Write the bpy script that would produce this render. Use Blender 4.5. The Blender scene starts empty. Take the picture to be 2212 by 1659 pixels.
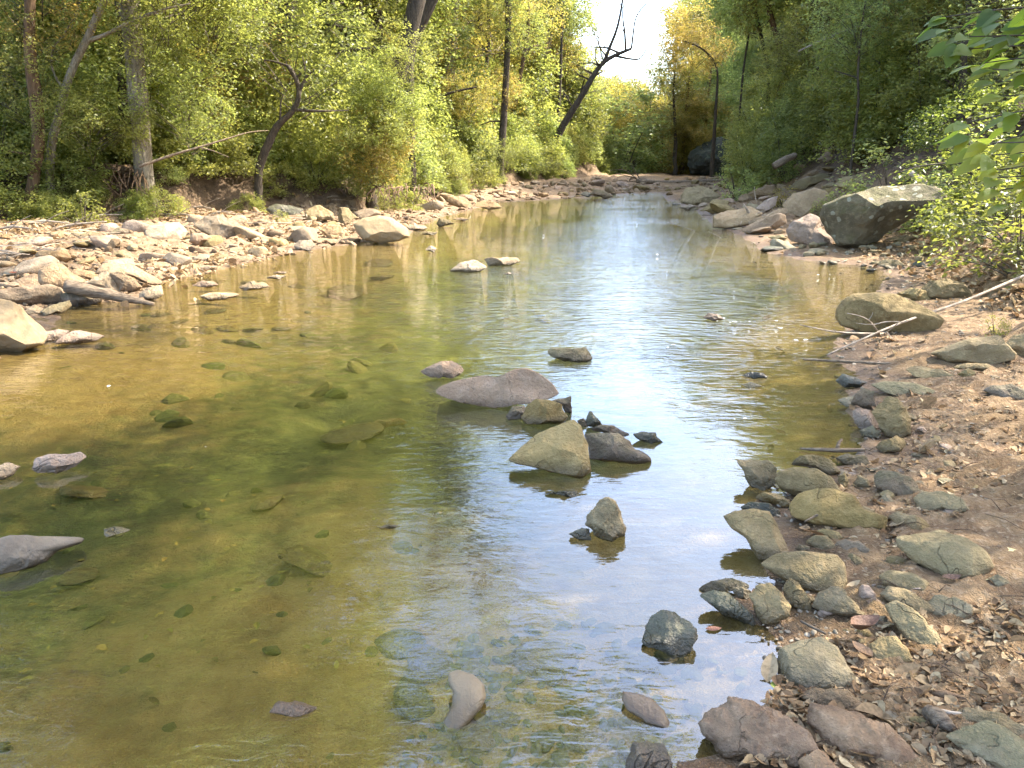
import bpy, bmesh, math, random
import numpy as np
from mathutils import Vector
from mathutils import noise as mnoise
SC = bpy.context.scene
COL = SC.collection
R = math.radians
random.seed(7)
rng = np.random.default_rng(11)

# ------------------------------------------------------------------ camera, sky, sun, exposure
CAM_H = 1.6; PITCH = R(16.6); FPX = 1671.0; CU, CV = 1106.0, 829.5
cam = bpy.data.cameras.new("camera"); co = bpy.data.objects.new("camera", cam); COL.objects.link(co)
co.location = (0, 0, CAM_H); co.rotation_euler = (R(90) - PITCH, 0, 0)
cam.sensor_width = 36.0; cam.lens = 36.0 * FPX / 2212.0
cam.clip_start = 0.05; cam.clip_end = 3000
SC.camera = co
SUN_AZ, SUN_EL = R(72), R(47)
world = bpy.data.worlds.new("World"); SC.world = world; world.use_nodes = True
wn = world.node_tree; wn.nodes.clear()
sky = wn.nodes.new("ShaderNodeTexSky"); sky.sky_type = 'NISHITA'; sky.sun_disc = False
sky.sun_elevation = SUN_EL; sky.sun_rotation = SUN_AZ; sky.air_density = 0.9; sky.dust_density = 2.5; sky.ozone_density = 1.0
bg = wn.nodes.new("ShaderNodeBackground"); bg.inputs[1].default_value = 0.15
wo = wn.nodes.new("ShaderNodeOutputWorld")
wn.links.new(sky.outputs[0], bg.inputs[0]); wn.links.new(bg.outputs[0], wo.inputs[0])
sl = bpy.data.lights.new("sun", 'SUN'); sl.energy = 2.5; sl.angle = R(0.5); sl.color = (1.0, 0.93, 0.80)
so = bpy.data.objects.new("sun", sl); COL.objects.link(so)
SUNV = Vector((math.cos(SUN_EL) * math.sin(SUN_AZ), math.cos(SUN_EL) * math.cos(SUN_AZ), math.sin(SUN_EL)))
so.rotation_euler = SUNV.to_track_quat('Z', 'Y').to_euler(); so.location = (20, 10, 40)
SC.view_settings.view_transform = 'Standard'; SC.view_settings.look = 'None'
SC.view_settings.exposure = 3.1; SC.view_settings.gamma = 1.0
cy = SC.cycles
cy.max_bounces = 7; cy.diffuse_bounces = 6; cy.glossy_bounces = 3; cy.transmission_bounces = 3; cy.transparent_max_bounces = 8
cy.caustics_reflective = False; cy.caustics_refractive = False
cy.use_denoising = True; cy.use_adaptive_sampling = True; cy.adaptive_threshold = 0.02
cy.sample_clamp_indirect = 8.0

# ------------------------------------------------------------------ noise and mesh helpers
def _h(ix, iy, iz, seed):
    n = (ix.astype(np.int64) * 374761393 + iy.astype(np.int64) * 668265263 + iz.astype(np.int64) * 2147483647 + seed * 974634) & 0x7fffffff
    n = ((n ^ (n >> 13)) * 1274126177) & 0x7fffffff
    n = ((n ^ (n >> 16)) * 1911520717) & 0x7fffffff
    return (n & 0xffff) / 32767.5 - 1.0
def vnoise(P, seed=0):
    P = np.asarray(P, float); i = np.floor(P); f = P - i; f = f * f * (3 - 2 * f); i = i.astype(np.int64)
    o = 0.0
    for dx in (0, 1):
        wx = f[:, 0] if dx else 1 - f[:, 0]
        for dy in (0, 1):
            wy = f[:, 1] if dy else 1 - f[:, 1]
            for dz in (0, 1):
                wz = f[:, 2] if dz else 1 - f[:, 2]
                o = o + wx * wy * wz * _h(i[:, 0] + dx, i[:, 1] + dy, i[:, 2] + dz, seed)
    return o
def fbm(P, octv=4, seed=0, gain=0.5):
    P = np.asarray(P, float); a = 1.0; o = 0.0; s = 1.0
    for k in range(octv):
        o = o + a * vnoise(P * s + 17.3 * k, seed + k); a *= gain; s *= 2.03
    return o
def sstep(x, a, b):
    t = np.clip((x - a) / (b - a), 0, 1); return t * t * (3 - 2 * t)
def nrm(v):
    return v / np.maximum(np.linalg.norm(v, axis=-1, keepdims=True), 1e-9)

def mesh_np(name, V, polys, mats=(), smooth=False, attrs=None):
    """polys: list of (array of faces (n,k), material index)"""
    V = np.ascontiguousarray(V, dtype=np.float32)
    me = bpy.data.meshes.new(name)
    me.vertices.add(len(V)); me.vertices.foreach_set("co", V.ravel())
    polys = [(np.asarray(f, dtype=np.int32), m) for f, m in polys if len(f)]
    nl = sum(f.size for f, m in polys); nf = sum(len(f) for f, m in polys)
    me.loops.add(nl); me.polygons.add(nf)
    me.loops.foreach_set("vertex_index", np.concatenate([f.ravel() for f, m in polys]))
    tot = np.concatenate([np.full(len(f), f.shape[1], np.int32) for f, m in polys])
    st = np.concatenate([[0], np.cumsum(tot)[:-1]]).astype(np.int32)
    me.polygons.foreach_set("loop_start", st); me.polygons.foreach_set("loop_total", tot)
    me.polygons.foreach_set("material_index", np.concatenate([np.full(len(f), m, np.int32) for f, m in polys]))
    me.polygons.foreach_set("use_smooth", np.full(nf, bool(smooth)) if not isinstance(smooth, (list, tuple)) else
                            np.concatenate([np.full(len(f), smooth[m]) for f, m in polys]))
    for m in mats: me.materials.append(m)
    for k, a in (attrs or {}).items():
        at = me.attributes.new(k, 'FLOAT', 'POINT'); at.data.foreach_set("value", np.ascontiguousarray(a, dtype=np.float32))
    me.update(calc_edges=True); me.validate()
    return me
def link(name, me, parent=None, loc=None):
    o = bpy.data.objects.new(name, me); COL.objects.link(o)
    if parent is not None: o.parent = parent
    if loc is not None: o.location = loc
    return o
def tag(o, label, cat, group=None, kind=None):
    o["label"] = label
    if cat: o["category"] = cat
    if group: o["group"] = group
    if kind: o["kind"] = kind
    return o
def struct(o, kind='structure', label=None):
    o["kind"] = kind
    if label: o["label"] = label
    return o
class Geo:
    """collects tubes and arrays into one mesh"""
    def __init__(s): s.V = []; s.P = []; s.n = 0; s.T = []
    def add(s, V, F, m=0, tint=None):
        V = np.asarray(V, float)
        s.P.append((np.asarray(F) + s.n, m)); s.V.append(V); s.n += len(V)
        s.T.append(np.zeros(len(V)) if tint is None else tint)
    def tube(s, pts, rad, sides=7, m=0, rough=0.0, seed=0):
        pts = np.asarray(pts, float); rad = np.asarray(rad, float); n = len(pts)
        t = nrm(np.gradient(pts, axis=0))
        ref = np.array([0.31, 0.95, 0.05]); ref2 = np.array([0.9, 0.1, 0.4])
        a = np.cross(t, ref); bad = np.linalg.norm(a, axis=1) < 0.2
        a[bad] = np.cross(t[bad], ref2); a = nrm(a); b = np.cross(t, a)
        th = np.arange(sides) * 2 * math.pi / sides
        ring = (a[:, None, :] * np.cos(th)[None, :, None] + b[:, None, :] * np.sin(th)[None, :, None])
        rr = np.repeat(rad[:, None], sides, 1)
        if rough: rr = rr * (1 + rough * vnoise((pts[:, None, :] / max(rad.max(), .01) * .6 + ring * 1.4).reshape(-1, 3), seed).reshape(n, sides))
        V = (pts[:, None, :] + ring * rr[:, :, None]).reshape(-1, 3)
        i = np.arange(n - 1)[:, None] * sides; j = np.arange(sides)[None, :]; k = (j + 1) % sides
        F = np.stack([i + j, i + k, i + sides + k, i + sides + j], -1).reshape(-1, 4)
        s.add(V, F, m)
        c0 = s.n - n * sides
        s.P.append((np.array([[c0 + q for q in range(sides)][::-1]]), m)); s.P.append((np.array([[c0 + (n - 1) * sides + q for q in range(sides)]]), m))
    def mesh(s, name, mats, smooth=True, attr=True):
        return mesh_np(name, np.concatenate(s.V), s.P, mats, smooth, {"tint": np.concatenate(s.T)} if attr else None)
def smooth_path(pts, n):
    pts = np.asarray(pts, float); m = len(pts)
    d = np.concatenate([[0], np.cumsum(np.linalg.norm(np.diff(pts, axis=0), axis=1))]); t = np.linspace(0, d[-1], n)
    out = np.stack([np.interp(t, d, pts[:, k]) for k in range(pts.shape[1])], 1)
    for _ in range(2):
        out[1:-1] = (out[:-2] + 2 * out[1:-1] + out[2:]) / 4
    return out

# ------------------------------------------------------------------ pixel (2212 x 1659 view of the photo) -> world helpers
cp, sp = math.cos(PITCH), math.sin(PITCH)
CAMP = np.array([0, 0, CAM_H])
def ray(u, v):
    x = (u - CU) / FPX; y = (CV - v) / FPX
    return np.array([x, cp + y * sp, -sp + y * cp])
def at(u, v, z=0.0):
    d = ray(u, v); t = (z - CAM_H) / d[2]; return CAMP + d * t
def aty(u, v, Y):
    d = ray(u, v); return CAMP + d * (Y / d[1])
ZO = [(0, 0), (734.5, 0), (1469, 0), (0, 553), (734.5, 553), (1469, 553), (0, 1106), (734.5, 1106), (1469, 1106)]
def zp(zone, pts):
    ox, oy = ZO[zone - 1]
    return [(ox + .336 * x, oy + .336 * y) for x, y in pts]

# ------------------------------------------------------------------ terrain
_left = [(0, 775), (95, 735), (130, 690), (150, 655), (330, 650), (350, 610), (440, 592), (560, 562), (640, 545), (790, 525), (885, 505), (945, 472), (1020, 452), (1090, 437), (1200, 431), (1290, 424), (1380, 417)]
_right = [(1425, 417), (1435, 432), (1500, 455), (1530, 478), (1600, 512), (1650, 545), (1720, 562), (1900, 580), (1915, 600), (1880, 645), (1835, 700), (1800, 742), (1785, 775), (1840, 805), (1825, 850), (1835, 890), (1862, 950), (1850, 985), (1740, 1005), (1660, 1050), (1600, 1120), (1650, 1215), (1640, 1250), (1540, 1285), (1545, 1320), (1625, 1352), (1655, 1400), (1640, 1460), (1565, 1535), (1500, 1560), (1440, 1620), (1385, 1659)]
SH = [tuple(at(u, v)[:2]) for u, v in _left + _right] + [(0.25, 1.2), (-0.3, 0.75), (-1.5, -0.5), (-4, -3), (-7, -9), (-13, -9), (-12, 3), (-7.5, 6.3)]
SH = np.array(SH)
BANK = np.array([(-40, 12.5), (-20, 13.2), (-9.9, 14.2), (-7.7, 15.6), (-6.1, 18.2), (-3.8, 20.2), (-2.5, 27), (-0.1, 35), (5.0, 46), (11, 70), (17, 120), (25, 400)], float)
FOOT = np.array([(3.2, -30), (3.5, 2), (4.3, 6), (5.7, 10), (7.2, 14), (7.9, 20), (9.2, 28), (11.2, 38), (14.2, 55), (20, 120), (34, 400)], float)
CENT = np.array([(-12, -30), (-6, -6), (0.1, -3), (0.2, 0), (-0.6, 5), (0.4, 10), (2.2, 20), (4.6, 30), (7.6, 40), (11.5, 60), (20, 120), (32, 400)], float)
def segdist(P, A):
    d = np.full(len(P), 1e9); sgn = np.zeros(len(P))
    for k in range(len(A) - 1):
        a, b = A[k], A[k + 1]; ab = b - a; t = np.clip(((P - a) @ ab) / (ab @ ab), 0, 1)
        q = P - a - t[:, None] * ab; dd = np.hypot(q[:, 0], q[:, 1]); c = ab[0] * (P[:, 1] - a[1]) - ab[1] * (P[:, 0] - a[0])
        m = dd < d; d = np.where(m, dd, d); sgn = np.where(m, np.sign(c), sgn)
    return d, sgn
def inside(P, A):
    c = np.zeros(len(P), bool); x, y = P[:, 0], P[:, 1]; n = len(A)
    for i in range(n):
        x1, y1 = A[i]; x2, y2 = A[i - 1]
        if y1 == y2: continue
        c ^= ((y1 > y) != (y2 > y)) & (x < (x2 - x1) * (y - y1) / (y2 - y1) + x1)
    return c
def shore(P):
    d, _ = segdist(P, np.vstack([SH, SH[:1]])); return np.where(inside(P, SH), -d, d)
def terrain(P, fine=False):
    P = np.asarray(P, float).reshape(-1, 2); N3 = np.column_stack([P, np.zeros(len(P))])
    d = shore(P)
    bd, bs = segdist(P, BANK); cb = bd * bs                     # >0 on the wooded side of the left bank
    fd, fs = segdist(P, FOOT); cf = -fd * fs                     # >0 on the hillside of the right bank
    side = sstep(P[:, 0] - np.interp(P[:, 1], CENT[:, 1], CENT[:, 0]), -.6, .6)
    dl = np.maximum(d, 0)
    nz = fbm(N3 * .5, 3, 3); n2 = fbm(N3 * 2.3, 3, 5)
    zl = np.minimum(.085 * dl, .42) + .07 * n2 * sstep(dl, .2, 1.2)
    zl = zl + (.75 + .2 * nz) * sstep(cb + .25 * n2, -.1, .8) + .09 * np.maximum(cb, 0) + .22 * np.maximum(cb - 9, 0)
    zr = np.minimum(.11 * dl, .30) + .03 * n2 * sstep(dl, .1, .8)
    cfp = np.maximum(cf + .35 * nz, 0)
    zr = zr + np.minimum(np.interp(P[:, 1], [12, 32], [.60, .85]) * cfp, 7 + .35 * cfp) + .25 * n2 * sstep(cfp, 0, 2)
    z = zl * (1 - side) + zr * side
    z = np.where(P[:, 1] > 44, np.maximum(z, .10 + .05 * n2), z)
    bed = -np.minimum(.02 + (.075 + .085 * side) * -np.minimum(d, 0), .40 + .10 * nz) - .03 * n2 * sstep(-d, .1, .6)
    z = np.where(d < 0, np.minimum(bed, -.004), np.maximum(z, .004 + .02 * np.minimum(dl, .5)))
    z = np.minimum(z, 26 + 2 * nz)
    if fine: return z, d, cb, cf, side, n2
    return z
def gz(x, y): return float(terrain(np.array([[x, y]]))[0])
_ts = np.concatenate([np.geomspace(1.2, 90, 900)])
def hit(u, v, water=True):
    d = ray(u, v); d = d / np.linalg.norm(d); P = CAMP + _ts[:, None] * d; z = terrain(P[:, :2])
    if water: z = np.maximum(z, 0)
    k = np.argmax(P[:, 2] < z)
    if k == 0: k = len(_ts) - 1
    return P[k].copy(), float(_ts[k])

# ------------------------------------------------------------------ materials
def newmat(name):
    m = bpy.data.materials.new(name); m.use_nodes = True; nt = m.node_tree; nt.nodes.clear()
    return m, nt
class NT:
    def __init__(s, nt): s.nt = nt
    def n(s, t, **k):
        x = s.nt.nodes.new(t)
        for a, b in k.items(): setattr(x, a, b)
        return x
    def put(s, sock, v):
        if isinstance(v, bpy.types.NodeSocket): s.nt.links.new(v, sock)
        else: sock.default_value = v
    def math(s, op, a, b=None, c=None, clamp=False):
        x = s.n("ShaderNodeMath", operation=op, use_clamp=clamp); s.put(x.inputs[0], a)
        if b is not None: s.put(x.inputs[1], b)
        if c is not None: s.put(x.inputs[2], c)
        return x.outputs[0]
    def mix(s, f, a, b, mode='MIX'):
        x = s.n("ShaderNodeMix", data_type='RGBA', blend_type=mode); s.put(x.inputs[0], f); s.put(x.inputs[6], a); s.put(x.inputs[7], b)
        return x.outputs[2]
    def noise(s, scale, detail=4, rough=.55, vec=None, dist=0.0):
        x = s.n("ShaderNodeTexNoise"); x.inputs["Scale"].default_value = scale; x.inputs["Detail"].default_value = detail
        x.inputs["Roughness"].default_value = rough; x.inputs["Distortion"].default_value = dist
        if vec is not None: s.nt.links.new(vec, x.inputs["Vector"])
        return x.outputs["Fac"]
    def ramp(s, v, a, b, clamp=True):
        x = s.n("ShaderNodeMapRange", interpolation_type='SMOOTHSTEP'); s.put(x.inputs[0], v); x.inputs[1].default_value = a; x.inputs[2].default_value = b
        return x.outputs[0]
    def bump(s, h, strength=.5, dist=.02, normal=None):
        x = s.n("ShaderNodeBump"); x.inputs["Strength"].default_value = strength; x.inputs["Distance"].default_value = dist
        s.put(x.inputs["Height"], h)
        if normal is not None: s.nt.links.new(normal, x.inputs["Normal"])
        return x.outputs[0]
def c4(c): return (c[0], c[1], c[2], 1.0)
def rock_mat(name, base, dark, light, moss=None, moss_amt=0.0, lichen=0.0, rough=.85, scale=1.0, wet=.065, bk=1.0):
    m, nt = newmat(name); N = NT(nt)
    geo = N.n("ShaderNodeNewGeometry"); oi = N.n("ShaderNodeObjectInfo"); pos = geo.outputs["Position"]
    off = N.n("ShaderNodeVectorMath", operation='ADD'); nt.links.new(pos, off.inputs[0])
    cmb = N.n("ShaderNodeCombineXYZ"); nt.links.new(N.math('MULTIPLY', oi.outputs["Random"], 31.0), cmb.inputs[0]); nt.links.new(cmb.outputs[0], off.inputs[1])
    vec = off.outputs[0]
    n1 = N.noise(3.2 * scale, 5, .6, vec); n2 = N.noise(14 * scale, 5, .65, vec); n3 = N.noise(70 * scale, 3, .6, vec)
    col = N.mix(N.ramp(n1, .35, .65), c4(dark), c4(base)); col = N.mix(N.ramp(n2, .42, .85), col, c4(light))
    col = N.mix(N.math('MULTIPLY', N.ramp(n3, .5, .8), .25 * bk), col, c4([x * .45 for x in dark]))
    cr = N.math('SUBTRACT', 1.0, N.ramp(N.math('ABSOLUTE', N.math('SUBTRACT', N.noise(2.6 * scale, 4, .55, vec, .4), .5)), .0, .005))
    cr = N.math('MULTIPLY', cr, N.ramp(n1, .42, .6))
    col = N.mix(N.math('MULTIPLY', cr, .2 * bk * bk), col, c4([x * .3 for x in dark]))
    spk = N.ramp(N.noise(34 * scale, 2, .5, vec), .66, .74)
    col = N.mix(N.math('MULTIPLY', spk, .35 * bk), col, c4([min(.6, x * 1.45) for x in light]))
    hv = N.n("ShaderNodeHueSaturation"); N.put(hv.inputs["Color"], col)
    hv.inputs["Hue"].default_value = .5
    N.put(hv.inputs["Value"], N.math('MULTIPLY_ADD', oi.outputs["Random"], .5, .75)); N.put(hv.inputs["Saturation"], N.math('MULTIPLY_ADD', N.math('FRACT', N.math('MULTIPLY', oi.outputs["Random"], 7.3)), .25, .82))
    col = hv.outputs[0]
    sx = N.n("ShaderNodeSeparateXYZ"); nt.links.new(geo.outputs["Normal"], sx.inputs[0])
    if moss:
        mm = N.math('MULTIPLY', N.ramp(N.math('ADD', N.noise(5 * scale, 6, .7, vec), N.math('MULTIPLY', sx.outputs[2], .22)), .5, .78), moss_amt)
        col = N.mix(mm, col, c4(moss))
    if lichen:
        vo = N.n("ShaderNodeTexVoronoi"); vo.inputs["Scale"].default_value = 7.5; vo.inputs["Randomness"].default_value = 1
        wv = N.n("ShaderNodeVectorMath", operation='ADD'); nt.links.new(vec, wv.inputs[0])
        nc = N.n("ShaderNodeTexNoise"); nc.inputs["Scale"].default_value = 7; nt.links.new(vec, nc.inputs["Vector"])
        sc_ = N.n("ShaderNodeVectorMath", operation='SCALE'); nt.links.new(nc.outputs["Color"], sc_.inputs[0]); sc_.inputs["Scale"].default_value = .10
        nt.links.new(sc_.outputs[0], wv.inputs[1]); nt.links.new(wv.outputs[0], vo.inputs["Vector"])
        sep = N.n("ShaderNodeSeparateColor"); nt.links.new(vo.outputs["Color"], sep.inputs[0])
        rad = N.math('MULTIPLY_ADD', sep.outputs[0], .62, -.12)
        f = N.ramp(N.math('SUBTRACT', rad, vo.outputs["Distance"]), 0, .03)
        col = N.mix(N.math('MULTIPLY', f, lichen), col, c4((.27, .255, .18)))
    ps = N.n("ShaderNodeSeparateXYZ"); nt.links.new(pos, ps.inputs[0])
    wl = N.math('SUBTRACT', 1.0,  N.ramp(N.math('ADD', ps.outputs[2], N.math('MULTIPLY', n2, -.05)), -.005, wet - .015))
    col = N.mix(N.math('MULTIPLY', wl, .85), col, N.mix(1.0, col, (.40, .37, .31, 1), 'MULTIPLY'))
    p = N.n("ShaderNodeBsdfPrincipled"); nt.links.new(col, p.inputs["Base Color"])
    N.put(p.inputs["Roughness"], N.math('MULTIPLY_ADD', wl, -.5, rough))
    p.inputs["Specular IOR Level"].default_value = .35
    n4 = N.noise(240 * scale, 2, .6, vec)
    h = N.math('ADD', N.math('ADD', N.math('MULTIPLY', n2, 1.3), N.math('MULTIPLY', n3, .5)), N.math('MULTIPLY_ADD', cr, -.8 * bk, N.math('MULTIPLY', n4, .12)))
    nt.links.new(N.bump(h, .9 * bk, .024 / scale), p.inputs["Normal"])
    o = N.n("ShaderNodeOutputMaterial"); nt.links.new(p.outputs[0], o.inputs[0])
    return m
M = {}
M['tan'] = rock_mat("tan sandstone", (.225, .148, .075), (.155, .098, .048), (.285, .20, .108))  # tan is the stone's own colour
M['cream'] = rock_mat("pale sandstone", (.265, .19, .105), (.19, .13, .07), (.32, .245, .15))
M['pink'] = rock_mat("pinkish stone", (.28, .19, .12), (.21, .138, .085), (.33, .24, .165))
M['grey'] = rock_mat("grey brown stone", (.21, .148, .06), (.13, .09, .036), (.29, .215, .098), (.16, .13, .05), .3)
M['moss'] = rock_mat("greenish stone", (.215, .143, .052), (.135, .089, .03), (.295, .208, .088), (.135, .10, .03), .35)
M['dark'] = rock_mat("dark wet stone", (.095, .08, .05), (.055, .047, .03), (.15, .13, .085), (.05, .055, .02), .5, rough=.6)
M['brown'] = rock_mat("brown stone", (.15, .10, .055), (.085, .058, .032), (.22, .16, .10), (.09, .085, .03), .4)
M['lichen'] = rock_mat("lichened boulder", (.135, .098, .042), (.075, .056, .023), (.20, .15, .07), (.07, .065, .017), .8, lichen=.75, scale=.7)
M['orange'] = rock_mat("amber stone", (.34, .19, .08), (.22, .12, .05), (.42, .26, .13))
M['flag'] = rock_mat("grey flagstone", (.22, .17, .088), (.145, .112, .056), (.305, .245, .135), (.14, .125, .05), .4)
M['cave'] = rock_mat("outcrop rock with painted shade", (.05, .052, .042), (.025, .027, .022), (.10, .105, .085), (.035, .05, .025), .6, scale=.5)  # near-black tones put the shade of the hollow into the rock colour
M['clod'] = rock_mat("red brown soil clod", (.25, .145, .065), (.14, .075, .033), (.34, .22, .115), scale=2.0)

M['smooth'] = rock_mat("smooth tan stone", (.20, .142, .073), (.16, .112, .056), (.235, .172, .097), bk=.35)
M['smoothp'] = rock_mat("smooth mauve brown stone", (.185, .118, .062), (.135, .085, .045), (.23, .155, .09), bk=.4)
M['smoothg'] = rock_mat("smooth grey brown stone", (.125, .095, .058), (.095, .07, .042), (.155, .122, .078), bk=.4)
M['bed'] = rock_mat("algae filmed cobble", (.075, .062, .022), (.05, .045, .014), (.11, .09, .036), (.05, .06, .013), .5)
M['bedo'] = rock_mat("amber stream bed cobble", (.15, .092, .034), (.09, .058, .02), (.20, .13, .055))
def leaf_mat(name, col, trans, hue=.03, rough=.42, tmix=.5):
    m, nt = newmat(name); N = NT(nt)
    oi = N.n("ShaderNodeObjectInfo"); at_ = N.n("ShaderNodeAttribute", attribute_name="tint")
    t = at_.outputs["Fac"]
    def vary(c):
        h = N.n("ShaderNodeHueSaturation"); h.inputs["Color"].default_value = c4(c)
        N.put(h.inputs["Hue"], N.math('ADD', N.math('MULTIPLY_ADD', t, -hue, .5 + hue * .45), N.math('MULTIPLY_ADD', oi.outputs["Random"], .03, -.015)))
        N.put(h.inputs["Value"], N.math('ADD', N.math('MULTIPLY_ADD', t, .95, .48), N.math('MULTIPLY_ADD', N.math('FRACT', N.math('MULTIPLY', oi.outputs["Random"], 5.7)), .3, -.15)))
        h.inputs["Saturation"].default_value = 1.0
        return h.outputs[0]
    p = N.n("ShaderNodeBsdfPrincipled"); nt.links.new(vary(col), p.inputs["Base Color"]); p.inputs["Roughness"].default_value = rough
    p.inputs["Specular IOR Level"].default_value = .32
    tr = N.n("ShaderNodeBsdfTranslucent"); nt.links.new(vary(trans), tr.inputs[0])
    mx = N.n("ShaderNodeMixShader"); mx.inputs[0].default_value = tmix
    nt.links.new(p.outputs[0], mx.inputs[1]); nt.links.new(tr.outputs[0], mx.inputs[2])
    o = N.n("ShaderNodeOutputMaterial"); nt.links.new(mx.outputs[0], o.inputs[0])
    return m
LM = {
    'bright': leaf_mat("yellow green leaves", (.135, .15, .040), (.43, .46, .095)),
    'gold': leaf_mat("golden leaves", (.17, .145, .038), (.54, .46, .09), .05),
    'green': leaf_mat("mid green leaves", (.15, .18, .06), (.47, .53, .13)),
    'deep': leaf_mat("deep green leaves", (.085, .10, .024), (.26, .30, .05)),
    'near': leaf_mat("broad green leaves", (.10, .15, .025), (.52, .60, .06), .07, .6),
}
def plain_mat(name, a, b, scale=8, rough=.85, stretch=None, bumpd=.01, bs=.8, c=None):
    m, nt = newmat(name); N = NT(nt)
    tc = N.n("ShaderNodeTexCoord"); vec = tc.outputs["Object"]
    if stretch:
        mp = N.n("ShaderNodeMapping"); mp.inputs["Scale"].default_value = stretch; nt.links.new(vec, mp.inputs[0]); vec = mp.outputs[0]
    n1 = N.noise(scale, 5, .65, vec); n2 = N.noise(scale * 4.5, 4, .6, vec)
    col = N.mix(N.ramp(n1, .33, .68), c4(a), c4(b))
    if c: col = N.mix(N.ramp(n2, .52, .7), col, c4(c))
    p = N.n("ShaderNodeBsdfPrincipled"); nt.links.new(col, p.inputs["Base Color"]); p.inputs["Roughness"].default_value = rough; p.inputs["Specular IOR Level"].default_value = .25
    nt.links.new(N.bump(N.math('ADD', n1, N.math('MULTIPLY', n2, .5)), bs, bumpd), p.inputs["Normal"])
    o = N.n("ShaderNodeOutputMaterial"); nt.links.new(p.outputs[0], o.inputs[0]); return m
BARK = plain_mat("dark bark", (.035, .026, .018), (.085, .065, .045), 7, .9, (3.5, 3.5, .6), .03, 1.0, (.11, .09, .065))
BARKG = plain_mat("grey bark", (.13, .105, .075), (.27, .23, .17), 7, .9, (3.5, 3.5, .5), .03, 1.0, (.34, .30, .23))
BARKR = plain_mat("brown bark", (.075, .045, .026), (.16, .10, .055), 6, .9, (3, 3, .7), .02, 1.0)
DEADW = plain_mat("bleached dead wood", (.20, .155, .11), (.38, .31, .23), 14, .85, (1, 1, 1), .006)
DRIFT = plain_mat("weathered driftwood", (.10, .07, .045), (.27, .20, .13), 9, .85, (1, 7, 7), .02, 1.0)
TWIGM = plain_mat("twig bark", (.05, .038, .026), (.10, .078, .055), 20, .9)
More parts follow.
